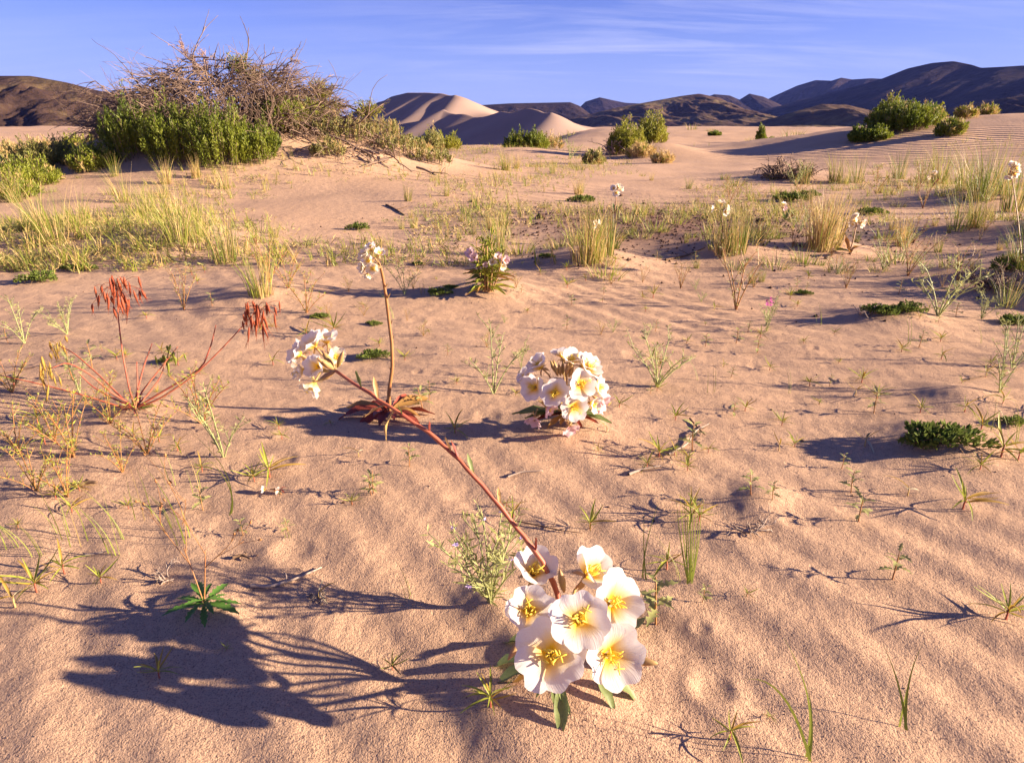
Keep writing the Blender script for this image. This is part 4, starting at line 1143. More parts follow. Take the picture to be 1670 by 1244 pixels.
# magenta-flowered herb
g, t = G(1250, 530)
mg = place(herb_proto(210, .12, .05, n=3, leafL=.012, flower_mat='magenta', fork=2), g, 0, 45 * t / F / .12, 'small herb topped with a magenta flower spike', None, 'herb')
mb = MB(); hh = 0.11
mb.leaves([[random.uniform(-.012, .012), random.uniform(-.012, .012), hh * random.uniform(.75, 1.05)] for _ in range(30)], [[random.uniform(-1, 1), random.uniform(-1, 1), random.uniform(-.2, .8)] for _ in range(30)], .012, .008)
mb.build('flower_spike', M['magenta'], mg)

# leaf rosette with a dead branching stalk, left foreground
def rosette():
    g, t = G(335, 995)
    th = thing('rosette_plant', 'flat rosette of toothed green leaves with a thin dry branching flower stalk', 'plant', g)
    me = leaf_mesh('leaf', 1, .26, .55, .2, wide=.62, lobes=6, depth=.42, thick_stalk=.14)
    for k in range(15):
        a = k * 2.4 + .3; L = (.050 if k < 8 else .034) * random.uniform(.85, 1.15)
        put_leaf(th, (0, 0, .008 + .0008 * k), (math.cos(a), math.sin(a), .12 + .05 * k * random.random()), L, 'lobed', me, roll=random.uniform(-.2, .2))
    def br(p, d, L, r, dep, mbs):
        e = p + d * L; mid = (p + e) / 2 + Vector((random.uniform(-.1, .1), random.uniform(-.1, .1), 0)) * L
        mbs.tube(bez(p, mid, e, 6), r, r * .7, 4)
        if dep == 0:
            mbs.tube([e, e + d * .003, e + d * .006], [.0008, .0020, .0008], None, 4); return
        for s in range(2):
            nd = (d + Vector((random.uniform(-1, 1), random.uniform(-.6, .6), random.uniform(-.15, .4)))).normalized()
            br(p.lerp(e, random.uniform(.6, 1)), nd, L * random.uniform(.55, .8), r * .7, dep - 1, mbs)
    for d0 in ((-.30, .25, 1), (.14, .1, 1)):
        mb = MB(); br(Vector((0, 0, .01)), Vector(d0).normalized(), .085, .0011, 3, mb); mb.build('stalk', M['rust_stem'], th)
rosette()

# low mats
for k, (px, py, w) in enumerate([(1535, 722, 138), (1500, 726, 70), (65, 460, 62), (118, 440, 38), (610, 583, 55), (716, 481, 42), (522, 518, 34), (1440, 512, 70), (1480, 510, 60), (682, 432, 24), (1655, 528, 60), (1650, 692, 50), (270, 590, 30), (235, 665, 30), (1640, 440, 70), (610, 530, 30), (1310, 480, 30), (145, 440, 34), (890, 420, 30), (735, 470, 26), (585, 375, 40), (950, 330, 50), (1290, 328, 60), (1320, 322, 40), (1420, 350, 50)]):
    g, t = G(px, py)
    place(MAT[k % 3], g, rg.uniform(-.4, .4) + (3.14 if k % 2 else 0), w * t / F / .12, 'low mat of tiny dark green leaves', 'low green mats', 'plant')

# grass sprouts: few blades each, leaning with the wind
for k, (px, py, h) in enumerate([(665, 972, 85), (470, 876, 55), (24, 895, 130), (130, 888, 110), (105, 875, 120), (186, 902, 140), (196, 880, 120), (235, 845, 110), (280, 792, 90), (62, 905, 120), (1105, 950, 100), (322, 800, 70), (300, 880, 150), (275, 860, 110), (640, 520, 60), (815, 700, 40), (1610, 700, 80), (1650, 720, 90), (90, 870, 70), (350, 740, 60), (0, 900, 140), (520, 640, 60), (1135, 620, 60), (1160, 640, 60), (1480, 560, 60), (1335, 530, 50), (1600, 560, 50), (690, 480, 40), (1285, 640, 50)]):
    g, t = G(px, py)
    place(SPR[k % 4], g, rg.uniform(-.5, .5), h * t / F / .115, 'few thin leaning green grass blades', 'thin grass sprouts', 'grass')

def blades(label, base, tips, w=.0032, mat='grass', name='grass_sprout'):
    """a hand-placed sprout: every blade runs through its own mid and tip pixel"""
    g, t = G(*base)
    th = thing(name, label, 'grass', g)
    for mid, tip, dt in tips:
        a = Vector((random.uniform(-.004, .004), random.uniform(-.004, .004), -.003))
        m = Vector(at_depth(*mid, t + dt * .5)) - g; e = Vector(at_depth(*tip, t + dt)) - g
        c = m * 2 - (a + e) * .5                      # control point so that the curve passes through mid
        mb = MB(); s = random.uniform(-.4, .4); mb.ribbon(bez(a, c, e, 14), w, (math.cos(s), math.sin(s), .2), .8); mb.build('blade', M[mat], th)
    return th
blades('tall arching grass sprout at the open sand edge, one blade bowed back to the ground', (1322, 1238), [((1318, 1140), (1278, 1040), -.02), ((1255, 1115), (1150, 1145), -.06), ((1324, 1180), (1316, 1110), 0)], .0034)
blades('upright grass sprout with two close blades and one dry thread', (1473, 1188), [((1483, 1110), (1508, 1045), -.02), ((1478, 1130), (1490, 1080), 0), ((1466, 1120), (1440, 1050), 0)], .0034)
blades('cluster of straight thin green grass stems standing like a small sheaf', (1125, 950), [((1124 + dx, 880), (1122 + dx * 1.4, 790 + abs(dx) * 1.2), dz) for dx, dz in ((-14, .01), (-9, -.01), (-5, 0), (-2, .02), (2, -.01), (5, .01), (9, 0), (13, .02), (16, -.01))], .0026)
blades('sparse pair of pale grass stems beside the small sheaf', (1052, 945), [((1056, 880), (1082, 800), 0), ((1050, 890), (1051, 830), 0)], .0024)
blades('long arched grass blade swept over sand by the toothed rosette', (375, 840), [((365, 765), (290, 690), 0), ((372, 790), (330, 740), 0)], .003)

# big tufts: base pixel, height px, kind, label
tufts = [(90, 398, 140, TUFT_G, 0, 'wide green tuft with bent blades near the low dark bushes'), (60, 375, 110, TUFT_G, 2, 'green tuft half behind the wide bent one'), (130, 370, 90, TUFT_G, 1, 'loose green tuft between the wide bent tuft and the broad one'), (290, 398, 150, TUFT_G, 1, 'broad tall green tuft with a straw base in front of the shrub mound'), (320, 385, 120, TUFT_G, 0, 'yellow-green tuft leaning out of the broad tuft before the mound'),
         (368, 428, 120, TUFT_M, 1, 'slender upright green and straw tuft beside the broad tuft'), (425, 482, 115, TUFT_M, 0, 'short dense tuft beside the tall single primrose'), (235, 350, 80, TUFT_G, 1, 'thin green tuft between mound and broad tuft'), (200, 330, 80, TUFT_G, 0, 'wispy green grass below the green shrub'),
         (1335, 405, 115, TUFT_S, 0, 'tall golden straw tuft standing upright alone'), (1352, 402, 100, TUFT_S, 1, 'second golden tuft joined to the tall straw one'), (952, 428, 115, TUFT_S, 1, 'straw and green tuft on a small hummock beside the bushy primrose'), (985, 415, 100, TUFT_M, 1, 'thin green stems beside the hummock tuft'), (968, 426, 80, TUFT_M, 0, 'low straw skirt of the hummock tuft'),
         (1180, 415, 80, TUFT_S, 1, 'mixed straw tuft beyond the magenta flower'), (1200, 412, 100, TUFT_M, 1, 'green upright tuft right beside the mixed straw tuft'), (1600, 325, 105, TUFT_G, 2, 'largest green grass clump, on a rise by the long primrose stalk'), (1625, 315, 90, TUFT_G, 1, 'green clump standing behind the largest grass clump'), (1575, 310, 80, TUFT_G, 0, 'green clump between the largest grass clump and the yellow-green tuft'), (1530, 300, 70, TUFT_M, 0, 'yellow-green tuft in the row by the largest grass clump'), (1505, 296, 60, TUFT_G, 1, 'green tuft beside the yellow-green one of the grass row'),
         (1465, 292, 55, TUFT_G, 2, 'short green tuft ending the grass row'), (1395, 298, 55, TUFT_G, 2, 'rounded green tuft beside the dead brush'), (1360, 298, 52, TUFT_M, 0, 'yellowish tuft touching the dead brush'), (1375, 300, 45, TUFT_G, 0, 'small green tuft in the pair beside the dead brush'), (1312, 300, 48, TUFT_M, 1, 'thin tuft in front of the dead brush'), (1470, 402, 62, TUFT_S, 0, 'cropped straw stub with broken stems'), (1560, 375, 80, TUFT_G, 1, 'blue-green loose tuft in front of the largest grass clump'), (1590, 370, 70, TUFT_M, 0, 'loose straw grass in front of the largest grass clump'),
         (1650, 345, 90, TUFT_M, 1, 'tall grass near the long primrose stalk'), (1665, 440, 90, TUFT_G, 2, 'dark green tuft at the foot of the long primrose stalk'), (825, 278, 40, TUFT_M, 0, 'round yellow tuft on the open sand past the mound'), (842, 275, 28, TUFT_S, 1, 'small straw tuft touching the round yellow one'), (675, 372, 30, TUFT_M, 0, 'low yellow-green tuft in front of the mound sand'), (655, 374, 22, TUFT_G, 2, 'small dark green tuft beside the low yellow-green one'), (1640, 500, 70, TUFT_G, 1, 'ragged green tuft on a shaded hummock'),
         (810, 415, 85, TUFT_M, 1, 'sparse reddish grass standing behind the bushy primrose'), (25, 330, 70, TUFT_G, 2, 'grass in front of the lowest bushes'), (270, 300, 60, TUFT_S, 1, 'dry straw sheaf leaning at the foot of the green shrub'), (320, 290, 50, TUFT_S, 0, 'pale dry grass under the middle of the green shrub'), (1560, 300, 60, TUFT_G, 1, 'thin tall tuft inside the grass row')]
for px, py, h, pool, v, lab in tufts:
    g, t = G(px, py)
    if px < 450: h *= .78
    place(pool[v], g, rg.uniform(-.5, .5), h * t / F / .33, lab, None, 'grass')

# more grass filling the left, and tall grass past the right hummock that throws long shadows
for k in range(16):
    px = rg.uniform(-60, 470); py = rg.uniform(268, 470)
    if 300 < px and py < 300: continue
    g, t = G(px, py)
    v = rg.choice([0, 1, 2]); place(TUFT_G[v], g, rg.uniform(-.5, .5), rg.uniform(22, 52) * t / F / .33, ['loose leaning yellow-green grass tuft', 'splayed yellow-green grass tuft', 'darker green splayed grass tuft'][v], 'grass tufts on the sand before the mound', 'grass')
for x, y, sc in [(2.3, 2.2, .9), (2.5, 2.6, 1.0), (2.75, 3.0, 1.1), (3.1, 3.5, 1.2), (3.5, 4.0, 1.2), (2.05, 1.85, .7), (1.42, .98, .42), (1.55, 1.15, .42), (1.3, .78, .34), (2.4, 2.0, .8), (2.9, 2.6, 1.0), (4.1, 4.6, 1.2)]:
    place(TUFT_G[1], (x, y, gz(x, y)), rg.uniform(0, 6), sc, 'splayed green tuft past the shaded hummocks', 'grass past the shaded hummocks', 'grass')
for k in range(44):
    px = rg.uniform(1130, 1690) if k < 26 else rg.uniform(640, 1130); py = rg.uniform(300, 470) if k < 26 else rg.uniform(272, 400)
    g, t = G(px, py); v = k % 4
    place([TUFT_M[0], TUFT_S[1], TUFT_G[2], TUFT_M[1]][v], g, rg.uniform(0, 6), rg.uniform(14, 34) * t / F / .33, ['short green and straw tuft', 'short straw tuft', 'short dark green tuft', 'short thin upright tuft'][v], 'short tufts on the middle sand', 'grass')
for k in range(14):
    Y = rg.uniform(26, 70); px = rg.uniform(640, 1400); q_, t = at_y(px, Y)
    place(LOW[k % 3], q_, rg.uniform(0, 6), rg.uniform(4, 9), ['low mixed green and straw scrub on the far flat', 'low grey-olive scrub on the far flat', 'low dark green scrub on the far flat'][k % 3], 'scrub on the far flat', 'grass')
# low scattered tufts on the sand
spots = []
r2 = random.Random(77)
while len(spots) < 240:
    Y = 3.0 * (25 / 3.0) ** r2.random(); px = r2.uniform(-120, 1790)
    p, t = at_y(px, Y)
    den = float(gn(np.array([p[0] / 2.2 + 5]), np.array([p[1] / 2.2]), 44)[0]) + .12
    if px < 700: den += .10
    if 1050 < px < 1420 and Y > 9: den -= .5
    if px > 1200 and Y > 12: den -= .3
    if r2.random() * .55 > den: continue
    if p[0] < -2.0 and abs(p[0] + 4.2) < 2.2 and abs(Y - 10.2) < 1.4: continue
    spots.append((p, Y))
for k, (p, Y) in enumerate(spots):
    v = r2.choice([0, 0, 1, 1, 2])
    place(LOW[v], p, r2.uniform(0, 6.28), r2.uniform(.45, 1.5), ['low mixed green and straw tuft', 'low grey-olive tuft of stiff leaves', 'low dark green grass tuft'][v], ['low mixed tufts', 'low olive tufts', 'low dark tufts'][v], 'grass')

# ------------------------------------------------------------------ shrubs
def shrub(label, loc, w, d, h, n=260, mat='shrub', leafL=.035, per=26, lean=(0, 0), upright=.6, group=None, straw=0, name='shrub', stem='dead', low=.0, leafW=.22, start=.25, lumpy=.45, jit=.022, ragged=.66):
    """dome of upright leafy sprigs on woody stems"""
    rg = np.random.default_rng(int(abs(loc[0]) * 1000 + abs(loc[1]) * 77 + w * 31))
    th = thing(name, label, 'shrub', loc, 0, group)
    st = MB(); C = []; D = []
    C2 = []; D2 = []
    A_ = rg.uniform(0, 6.283, n); R_ = np.sqrt(rg.uniform(0, 1, n)); CA = np.cos(A_); SA = np.sin(A_)
    LU = 1 + lumpy * gn(CA * R_ * 2.2 + loc[0], SA * R_ * 2.2 + loc[1], 5)
    BX = CA * R_ * w * .5 * (1 - upright * .6); BY = SA * R_ * d * .5 * (1 - upright * .6)
    BZ = ground_h(loc[0] + BX, loc[1] + BY, False) - loc[2] - .02
    for k in range(n):
        r = R_[k]; ca, sa = CA[k], SA[k]; lump = LU[k]
        tipz = h * lump * (math.sqrt(max(0, 1 - (r * .94) ** 2)) * rg.uniform(ragged, 1.08) + low) 
        tip = np.array([ca * r * w * .5 + lean[0] * tipz, sa * r * d * .5 + lean[1] * tipz, tipz])
        base = np.array([BX[k], BY[k], BZ[k]])
        tip[2] = max(tip[2], base[2] + .08 * h)
        mid = base + (tip - base) * .5 + np.array([0, 0, .12 * h]) 
        P = bez(base, mid, tip, 5)
        if k % 3 == 0: st.tube(P, .008 * max(.5, min(1.5, h)), .003, 3)
        m = per
        q = rg.uniform(start, 1.0, m) ** .8
        pos = (1 - q)[:, None] ** 2 * base + 2 * (q * (1 - q))[:, None] * mid + (q ** 2)[:, None] * tip
        ax = (tip - base) / (np.linalg.norm(tip - base) + 1e-6)
        dd = ax[None] * .9 + rg.normal(0, .55, (m, 3)) + np.array([0, 0, .25])
        pos = pos + rg.normal(0, jit * max(.4, min(1.4, h)), (m, 3))
        if rg.random() < straw: C2.append(pos); D2.append(dd)
        else: C.append(pos); D.append(dd)
    st.build('branches', M[stem], th)
    if C:
        C = np.concatenate(C); D = np.concatenate(D)
        f = MB(); L = leafL * rg.uniform(.6, 1.3, len(C)); f.leaves(C, D, L, L * leafW * 1.6); f.build('foliage', M[mat], th, kind='stuff')
    if C2:
        C2 = np.concatenate(C2); D2 = np.concatenate(D2)
        f = MB(); L = leafL * rg.uniform(.7, 1.6, len(C2)); f.leaves(C2, D2, L, L * .14); f.build('dry_foliage', M['straw'], th, kind='stuff')
    return th

def grow(mb, p, d, L, r, depth, rg, wob=.25, droop=0.0, kids=(2, 4), fine=None, minr=.0016, sides=4, decay=.62):
    """a crooked dead branch with side branches"""
    n = 5; P = [np.array(p, float)]
    d = np.array(d, float); d /= np.linalg.norm(d)
    for k in range(n):
        d = d + rg.normal(0, wob * .5, 3) + np.array([0, 0, -droop]); d /= np.linalg.norm(d)
        P.append(P[-1] + d * L / n)
    tgt = fine if (fine is not None and depth <= 0) else mb
    tgt.tube(P, r, max(r * .5, minr), sides if depth > 0 else 3)
    if depth <= 0: return
    for k in range(rg.integers(kids[0], kids[1] + 1)):
        i = rg.integers(1, n + 1)
        nd = d + rg.normal(0, .6, 3)
        grow(mb, P[i], nd, L * decay * rg.uniform(.6, 1.2), max(r * .55, minr), depth - 1, rg, wob, droop, kids, fine, minr, sides, decay)

# the shrub mound: green bushes, a tangle of dead wood, bleached limbs
YM = 9.6
def on(px, py, Y):           # point in the column px, at height of pixel py, forward distance Y
    a, b = at_far(px, py, Y); return np.array([a, Y, b])
def gpt(px, Y): p, t = at_y(px, Y); return p

for px, py, top, wpx, n, lab, mt in [(205, 262, 184, 95, 360, 'dark green shrub at the shaded end of the mound', 'shrub'), (275, 272, 188, 110, 420, 'bright green leafy shrub between the shaded dark shrub and the tallest bush', 'shrub'),
                                     (352, 275, 190, 120, 460, 'tallest bright green bush in the middle of the mound front', 'shrub'), (415, 268, 212, 70, 240, 'small bright green bush at the foot of the tallest mound bush', 'shrub')]:
    g, t = G(px, py); sc = t / F
    shrub(lab, (g.x, g.y + .25, gz(g.x, g.y + .25)), wpx * sc, .85, (py - top) * sc - .06, int(n * .52), mt, .036, 66, upright=.42, leafW=.20, low=.06, start=.08, lumpy=.8, jit=.020)
for px, Y, w, d, h, n, lab, mt in [(470, 9.4, .85, .8, .33, 260, 'yellow-flecked green bush beside the dead tangle', 'shrub'), (512, 9.8, .7, .8, .25, 200, 'green bush on the mound shoulder below a yellow sprig', 'shrub')]:
    p = gpt(px, Y); shrub(lab, p, w, d, h, n, mt, .038, 40, upright=.3, leafW=.20, low=.05, start=.05, straw=.12)
for px, Y, w, d, h, n, lab, mt in [(560, 9.5, 1.0, .9, .26, 150, 'creeping olive growth over the bare mound slope', 'shrub_olive'), (610, 9.9, .9, .8, .30, 150, 'creeping olive shrub on the low shoulder of the mound', 'shrub_olive'), (655, 9.6, .8, .8, .22, 120, 'low straggly shrub at the foot of the bare mound slope', 'shrub_olive'),
                                   (540, 8.7, .45, .4, .20, 80, 'small tuft of olive leaves hanging on the sandy face', 'shrub_olive'), (705, 9.6, .7, .6, .14, 80, 'sparse olive creeper trailing off the mound', 'shrub_olive')]:
    p = gpt(px, Y); shrub(lab, p, w, d, h, n, mt, .034, 24, upright=.2, straw=.3, leafW=.24, low=.05)

def dead_shrub():
    rg = np.random.default_rng(12)
    c = gpt(385, 10.0)
    th = thing('dead_shrub', 'tangled dead grey-brown shrub crowning the sand mound', 'dead shrub', c)
    c = np.array(c)
    heavy, fine = MB(), MB()
    # dense tangle over the crown
    for k in range(1250):
        a = rg.uniform(0, 6.283); r = math.sqrt(rg.uniform(0, 1))
        x = math.cos(a) * r * 1.55; y = math.sin(a) * r * .9 - .25
        z = gz(c[0] + x, c[1] + y) - c[2] + rg.uniform(0, .66) * (1 - r * r * .85) 
        out = np.array([math.cos(a) * .9 + rg.normal(0, .5), math.sin(a) * .5 + rg.normal(0, .4) - .25, .15 + rg.normal(0, .35)])
        grow(heavy, (x, y, z), out, rg.uniform(.18, .55), rg.uniform(.003, .011), 1, rg, .22, .05, (3, 5), fine, .0018)
    heavy.build('branches', M['dead'], th); fine.build('twigs', M['dead'], th, kind='stuff')
    L = lambda q: np.asarray(q) - c
    mix = MB()
    for k in range(70):
        px = rg.uniform(190, 440); g, t = hit(px, rg.uniform(235, 272)); b = L(g) + np.array([0, .25, rg.uniform(.0, .35)])
        grow(mix, b, (rg.normal(0, .5), -.2, 1), rg.uniform(.25, .6), rg.uniform(.003, .008), 1, rg, .25, 0, (2, 4), None, .0018)
    mix.build('branches', M['dead'], th)
    # limbs that stand out against the sky (start pixel, through, end)
    def limb(pts, r, kids, mat='dead', lab=None, decay=.5, wob=.3, dep=2, dirn=None):
        mb = MB(); P = np.array([L(on(px, py, Y)) for px, py, Y in pts])
        tt = np.linspace(0, len(P) - 1, 4 * len(P)); P2 = np.stack([np.interp(tt, np.arange(len(P)), P[:, k]) for k in range(3)], 1)
        P2[1:-1] += rg.normal(0, .010, P2[1:-1].shape)
        mb.tube(P2, r, r * .35, 5)
        tot = np.linalg.norm(P[-1] - P[0])
        for k in range(int(kids * 1.6)):
            i = rg.integers(len(P2) // 4, len(P2)); d = P2[min(i, len(P2) - 1)] - P2[max(0, i - 2)]; d = d / (np.linalg.norm(d) + 1e-6)
            d = d + rg.normal(0, .55, 3) + (np.array(dirn) if dirn is not None else 0)
            grow(mb, P2[i], d, tot * rg.uniform(.10, .24), r * .34, dep, rg, wob * .7, 0, (2, 4), None, .0017, 3, decay)
        mb.build('limb', M[mat], th, label=lab)
    limb([(320, 160, 9.9), (300, 145, 9.8), (275, 130, 9.8), (245, 120, 9.8)], .020, 16)
    limb([(310, 165, 9.8), (280, 150, 9.7), (255, 145, 9.7), (225, 158, 9.7)], .018, 16)
    limb([(290, 170, 9.6), (255, 165, 9.6), (225, 165, 9.6), (195, 160, 9.6)], .014, 18, 'dead_pink')
    limb([(335, 150, 10), (325, 125, 10), (315, 105, 10), (298, 78, 10)], .014, 30, 'dead_pink', 'pale pinkish spray of fine dead twigs', dirn=(0, 0, .3))
    limb([(345, 150, 10), (338, 125, 10), (335, 105, 10), (330, 92, 10)], .012, 26, 'dead_pink', dirn=(0, 0, .3))
    limb([(360, 150, 10), (358, 130, 10), (352, 112, 10)], .012, 22, 'dead_pink', dirn=(0, 0, .3))
    limb([(375, 150, 10), (380, 128, 10), (378, 112, 10)], .012, 24, 'dead_pink', dirn=(0, 0, .2))
    limb([(400, 150, 10), (405, 132, 10), (400, 120, 10)], .012, 20, 'dead_pink', dirn=(0, 0, .2))
    limb([(435, 150, 10), (452, 128, 10), (466, 108, 10), (481, 90, 10)], .016, 16)
    limb([(440, 148, 10), (460, 128, 10), (470, 118, 10), (492, 136, 10)], .012, 12)
    limb([(470, 150, 10), (490, 140, 10), (500, 152, 10)], .010, 8)
    limb([(498, 160, 10.1), (497, 148, 10.1), (494, 137, 10.1)], .018, 3)
    limb([(505, 165, 10.2), (530, 167, 10.2), (545, 175, 10.2), (570, 174, 10.1), (600, 190, 10)], .026, 10, 'dead', 'thick crooked limb lying out over the slope')
    for k in range(44):                              # trailing wood over the bare right slope
        px = rg.uniform(470, 700); Y = rg.uniform(8.6, 10.3)
        p = np.array(gpt(px, Y)); mb = MB()
        d = np.array([rg.choice([-1, 1]) * rg.uniform(.6, 1), -rg.uniform(.2, .8), rg.uniform(-.25, .05)])
        grow(mb, L(p) + np.array([0, 0, rg.uniform(.02, .14)]), d, rg.uniform(.3, .7), rg.uniform(.006, .016), 2, rg, .2, .07, (2, 3), None, .0024)
        mb.build('limb', M['dead'], th)
    for pts, r in [([(465, 250, 8.9), (490, 268, 8.8), (530, 282, 8.7)], .022), ([(600, 250, 8.9), (612, 275, 8.6), (632, 302, 8.4)], .018), ([(600, 255, 8.8), (605, 278, 8.6), (616, 295, 8.5)], .016), ([(440, 262, 8.7), (452, 285, 8.5), (460, 300, 8.4)], .014), ([(480, 225, 9.4), (520, 212, 9.3), (570, 207, 9.3)], .022), ([(590, 245, 9.1), (610, 249, 9.0), (632, 246, 9.0)], .03)]:
        limb(pts, r, 5, dep=1)
    # yellow-green living sprigs at the top
    for px, py, Y, w, h, n in [(390, 122, 9.9, .28, .26, 70), (415, 138, 9.9, .26, .22, 50), (528, 170, 10.1, .26, .32, 80), (600, 195, 9.8, .34, .26, 70), (545, 180, 10.1, .16, .14, 30)]:
        b = L(on(px, py, Y)); C = []; D = []; mb = MB()
        for k in range(n):
            tip = b + np.array([rg.normal(0, .34) * w, rg.normal(0, .3) * w, rg.uniform(.3, 1) * h])
            P = bez(b, b + (tip - b) * .5 + np.array([0, 0, .03]), tip, 4); mb.tube(P, .004, .002, 3)
            q = rg.uniform(.4, 1, 12)[:, None]; C.append(b + (tip - b) * q + rg.normal(0, .012, (12, 3))); D.append((tip - b)[None] / h + rg.normal(0, .4, (12, 3)))
        f = MB(); f.leaves(np.concatenate(C), np.concatenate(D), .034, .012)
        s = f.build('sprig', M['shrub_yellow'], th, kind='stuff')
        mb.build('sprig_stems', M['dead'], s)
dead_shrub()

# bushes farther off: base pixel, distance, width px, height px
def far_shrub(label, px, Y, wpx, hpx, n, mat, straw=0.0, leafL=.06, per=30, dz=1.0, **k):
    p, t = at_y(px, Y); s = t / F
    return shrub(label, p, wpx * s, wpx * s * dz, hpx * s, n, mat, leafL, per, straw=straw, **{**dict(upright=.35, lumpy=1.0, ragged=.5, jit=.03, start=.1), **k})
far_shrub('rounded green bush on a sand knoll, the greener of two', 1020, 16.8, 62, 44, 320, 'shrub_yellow')
far_shrub('rounded yellow-green bush on a sand knoll, the yellower of two', 1060, 18.0, 52, 44, 300, 'shrub_yellow', .05)
far_shrub('dry straw-coloured brush at the foot of the two rounded bushes', 1045, 16.0, 50, 20, 120, 'shrub_yellow', .85)
far_shrub('dry orange straw brush a little apart from the two rounded bushes', 1080, 14.2, 40, 16, 110, 'shrub_yellow', .85)
far_shrub('grey-green scrub with bare twigs beside the two rounded bushes', 968, 13.6, 38, 20, 130, 'sage', .25)
far_shrub('big dark green bush on the crest of the rippled dune', 1462, 16.0, 112, 40, 620, 'shrub', .04, lumpy=.5, ragged=.72)
far_shrub('dark green bush spilling down from the big dune crest bush', 1412, 15.4, 66, 22, 260, 'shrub')
far_shrub('pale topped bush behind the dune crest bush', 1440, 16.8, 50, 42, 220, 'shrub_yellow', .15, lumpy=.5, ragged=.7)
far_shrub('straw tipped bush at the end of the dune crest bush', 1506, 16.2, 44, 28, 160, 'shrub_yellow', .4)
far_shrub('small green bush on the dune slope below the crest bush', 1540, 14.5, 46, 24, 180, 'shrub', .2)
far_shrub('dry brush tuft on the skyline of the rippled dune', 1592, 18.0, 36, 20, 110, 'shrub_yellow', .5)
far_shrub('straw brush between the small bush and the skyline tuft', 1560, 16.5, 36, 18, 80, 'shrub_yellow', .6)
far_shrub('dark green low bush past the mound, beside a bright one', 842, 20.0, 44, 26, 200, 'shrub')
far_shrub('bright green low bush past the mound, beside a dark one', 872, 20.0, 48, 26, 220, 'shrub')
far_shrub('dry brush behind the pair of low green bushes', 890, 22.0, 60, 24, 140, 'shrub_olive', .7)
far_shrub('wide yellow-green bush right behind the mound', 715, 21.0, 78, 28, 320, 'shrub_yellow')
far_shrub('dark low bush right behind the mound beside the wide one', 672, 20.0, 46, 20, 180, 'shrub')
far_shrub('pale sage bush standing out of the wide yellow-green bush', 708, 19.6, 32, 36, 120, 'sage', .2)
far_shrub('straw brush at the foot of the sage bush', 690, 18.8, 30, 16, 80, 'shrub_yellow', .9)
far_shrub('small bright green bush alone on the far flat', 1240, 34.0, 15, 22, 160, 'shrub', leafL=.10)
far_shrub('low green bush beside the lone small bush', 1258, 34.5, 30, 7, 90, 'shrub', leafL=.09)
far_shrub('tiny dark bush on the far sand, farthest of all', 1165, 40.0, 22, 6, 90, 'shrub', leafL=.10)
far_shrub('tiny green bush on the far sand before the dune', 1337, 34.0, 16, 7, 90, 'shrub', leafL=.10)
far_shrub('green and straw bush on the flat behind the mound', 128, 14.5, 62, 36, 280, 'shrub_yellow', .15)
far_shrub('dry straw brush beside the bush on the flat', 75, 15.5, 56, 30, 220, 'shrub_olive', .95)
far_shrub('low dry straw brush ending the row on the flat', 20, 16.5, 60, 22, 160, 'shrub_olive', .9)
far_shrub('dry tangle between the flat bush and the mound', 165, 13.0, 40, 32, 140, 'shrub_olive', .75)
far_shrub('low dark bush in front of the flat', 85, 8.6, 120, 36, 360, 'shrub_olive', .1, leafL=.034)
far_shrub('low green bush in front of the low dark one', 40, 7.6, 120, 40, 340, 'shrub', .15, leafL=.032)
far_shrub('low green bush between the low dark bush and the mound', 160, 8.3, 80, 34, 260, 'shrub', .1, leafL=.034)
far_shrub('ragged low green scrub behind the wide bent tuft', 0, 6.6, 120, 46, 260, 'shrub', .25, leafL=.028)
# off to the right, whose long shadows reach across the sand
for k, (x, y, w, h, mt) in enumerate([(2.9, 2.5, .5, .34, 'shrub_olive'), (3.7, 3.4, .7, .42, 'shrub'), (1.75, 1.05, .22, .16, 'shrub_olive'), (4.9, 4.6, .8, .5, 'shrub_olive'), (2.3, 1.7, .3, .2, 'shrub')]):
    p = (x, y, gz(x, y)); shrub('thin open leafy desert bush standing past the shaded hummocks', p, w, w * .8, h, 60, mt, .03, 10, upright=.35, leafW=.2, group='bushes past the shaded hummocks')

# dead brush in the middle distance on the right
def dead_brush(label, px, py, wpx, hpx, n, seed, mat='dead', name='dead_brush'):
    rg = np.random.default_rng(seed); g, t = G(px, py); s = t / F
    th = thing(name, label, 'dead brush', g)
    mb = MB()
    for k in range(n):
        if n <= 12: mb = MB()
        a = rg.uniform(0, 6.283); r = rg.uniform(0, .5)
        grow(mb, (math.cos(a) * r * wpx * s * .6, math.sin(a) * r * wpx * s * .4, 0), (math.cos(a) * rg.uniform(.3, 1.2), math.sin(a) * .5, rg.uniform(.25, .9)), rg.uniform(.5, 1) * hpx * s, min(.0045 * t ** .5, .0017 * t), 2, rg, .4, .03, (2, 3), None, min(.0012 * t ** .5, .0006 * t), 3)
        if n <= 12: mb.build('branch', M[mat], th)
    if n > 12: mb.build('branches', M[mat], th)
dead_brush('low dark tangle of dead brush beside rounded green tufts', 1285, 290, 105, 28, 70, 61)
dead_brush('pale bare twigs beside the grey-green scrub', 1000, 252, 30, 26, 16, 62, 'dead_pink')
dead_brush('small dark dead tuft under the ragged hummock tuft', 1625, 470, 60, 40, 26, 63)
dead_brush('tiny knot of pale dry roots beside the pale seedling', 520, 975, 30, 14, 12, 64, 'driftwood', 'root_knot')
dead_brush('small dry curled weed on the open sand beside the sheaf', 1225, 868, 26, 36, 7, 65, 'driftwood', 'dry_weed')
dead_brush('bleached forked twig at the end of the hummock mat', 1412, 515, 12, 34, 3, 66, 'driftwood', 'dry_weed')
dead_brush('dry broken weed in the shade beside the rosette stalk', 270, 945, 40, 30, 6, 67, 'driftwood', 'dry_weed')

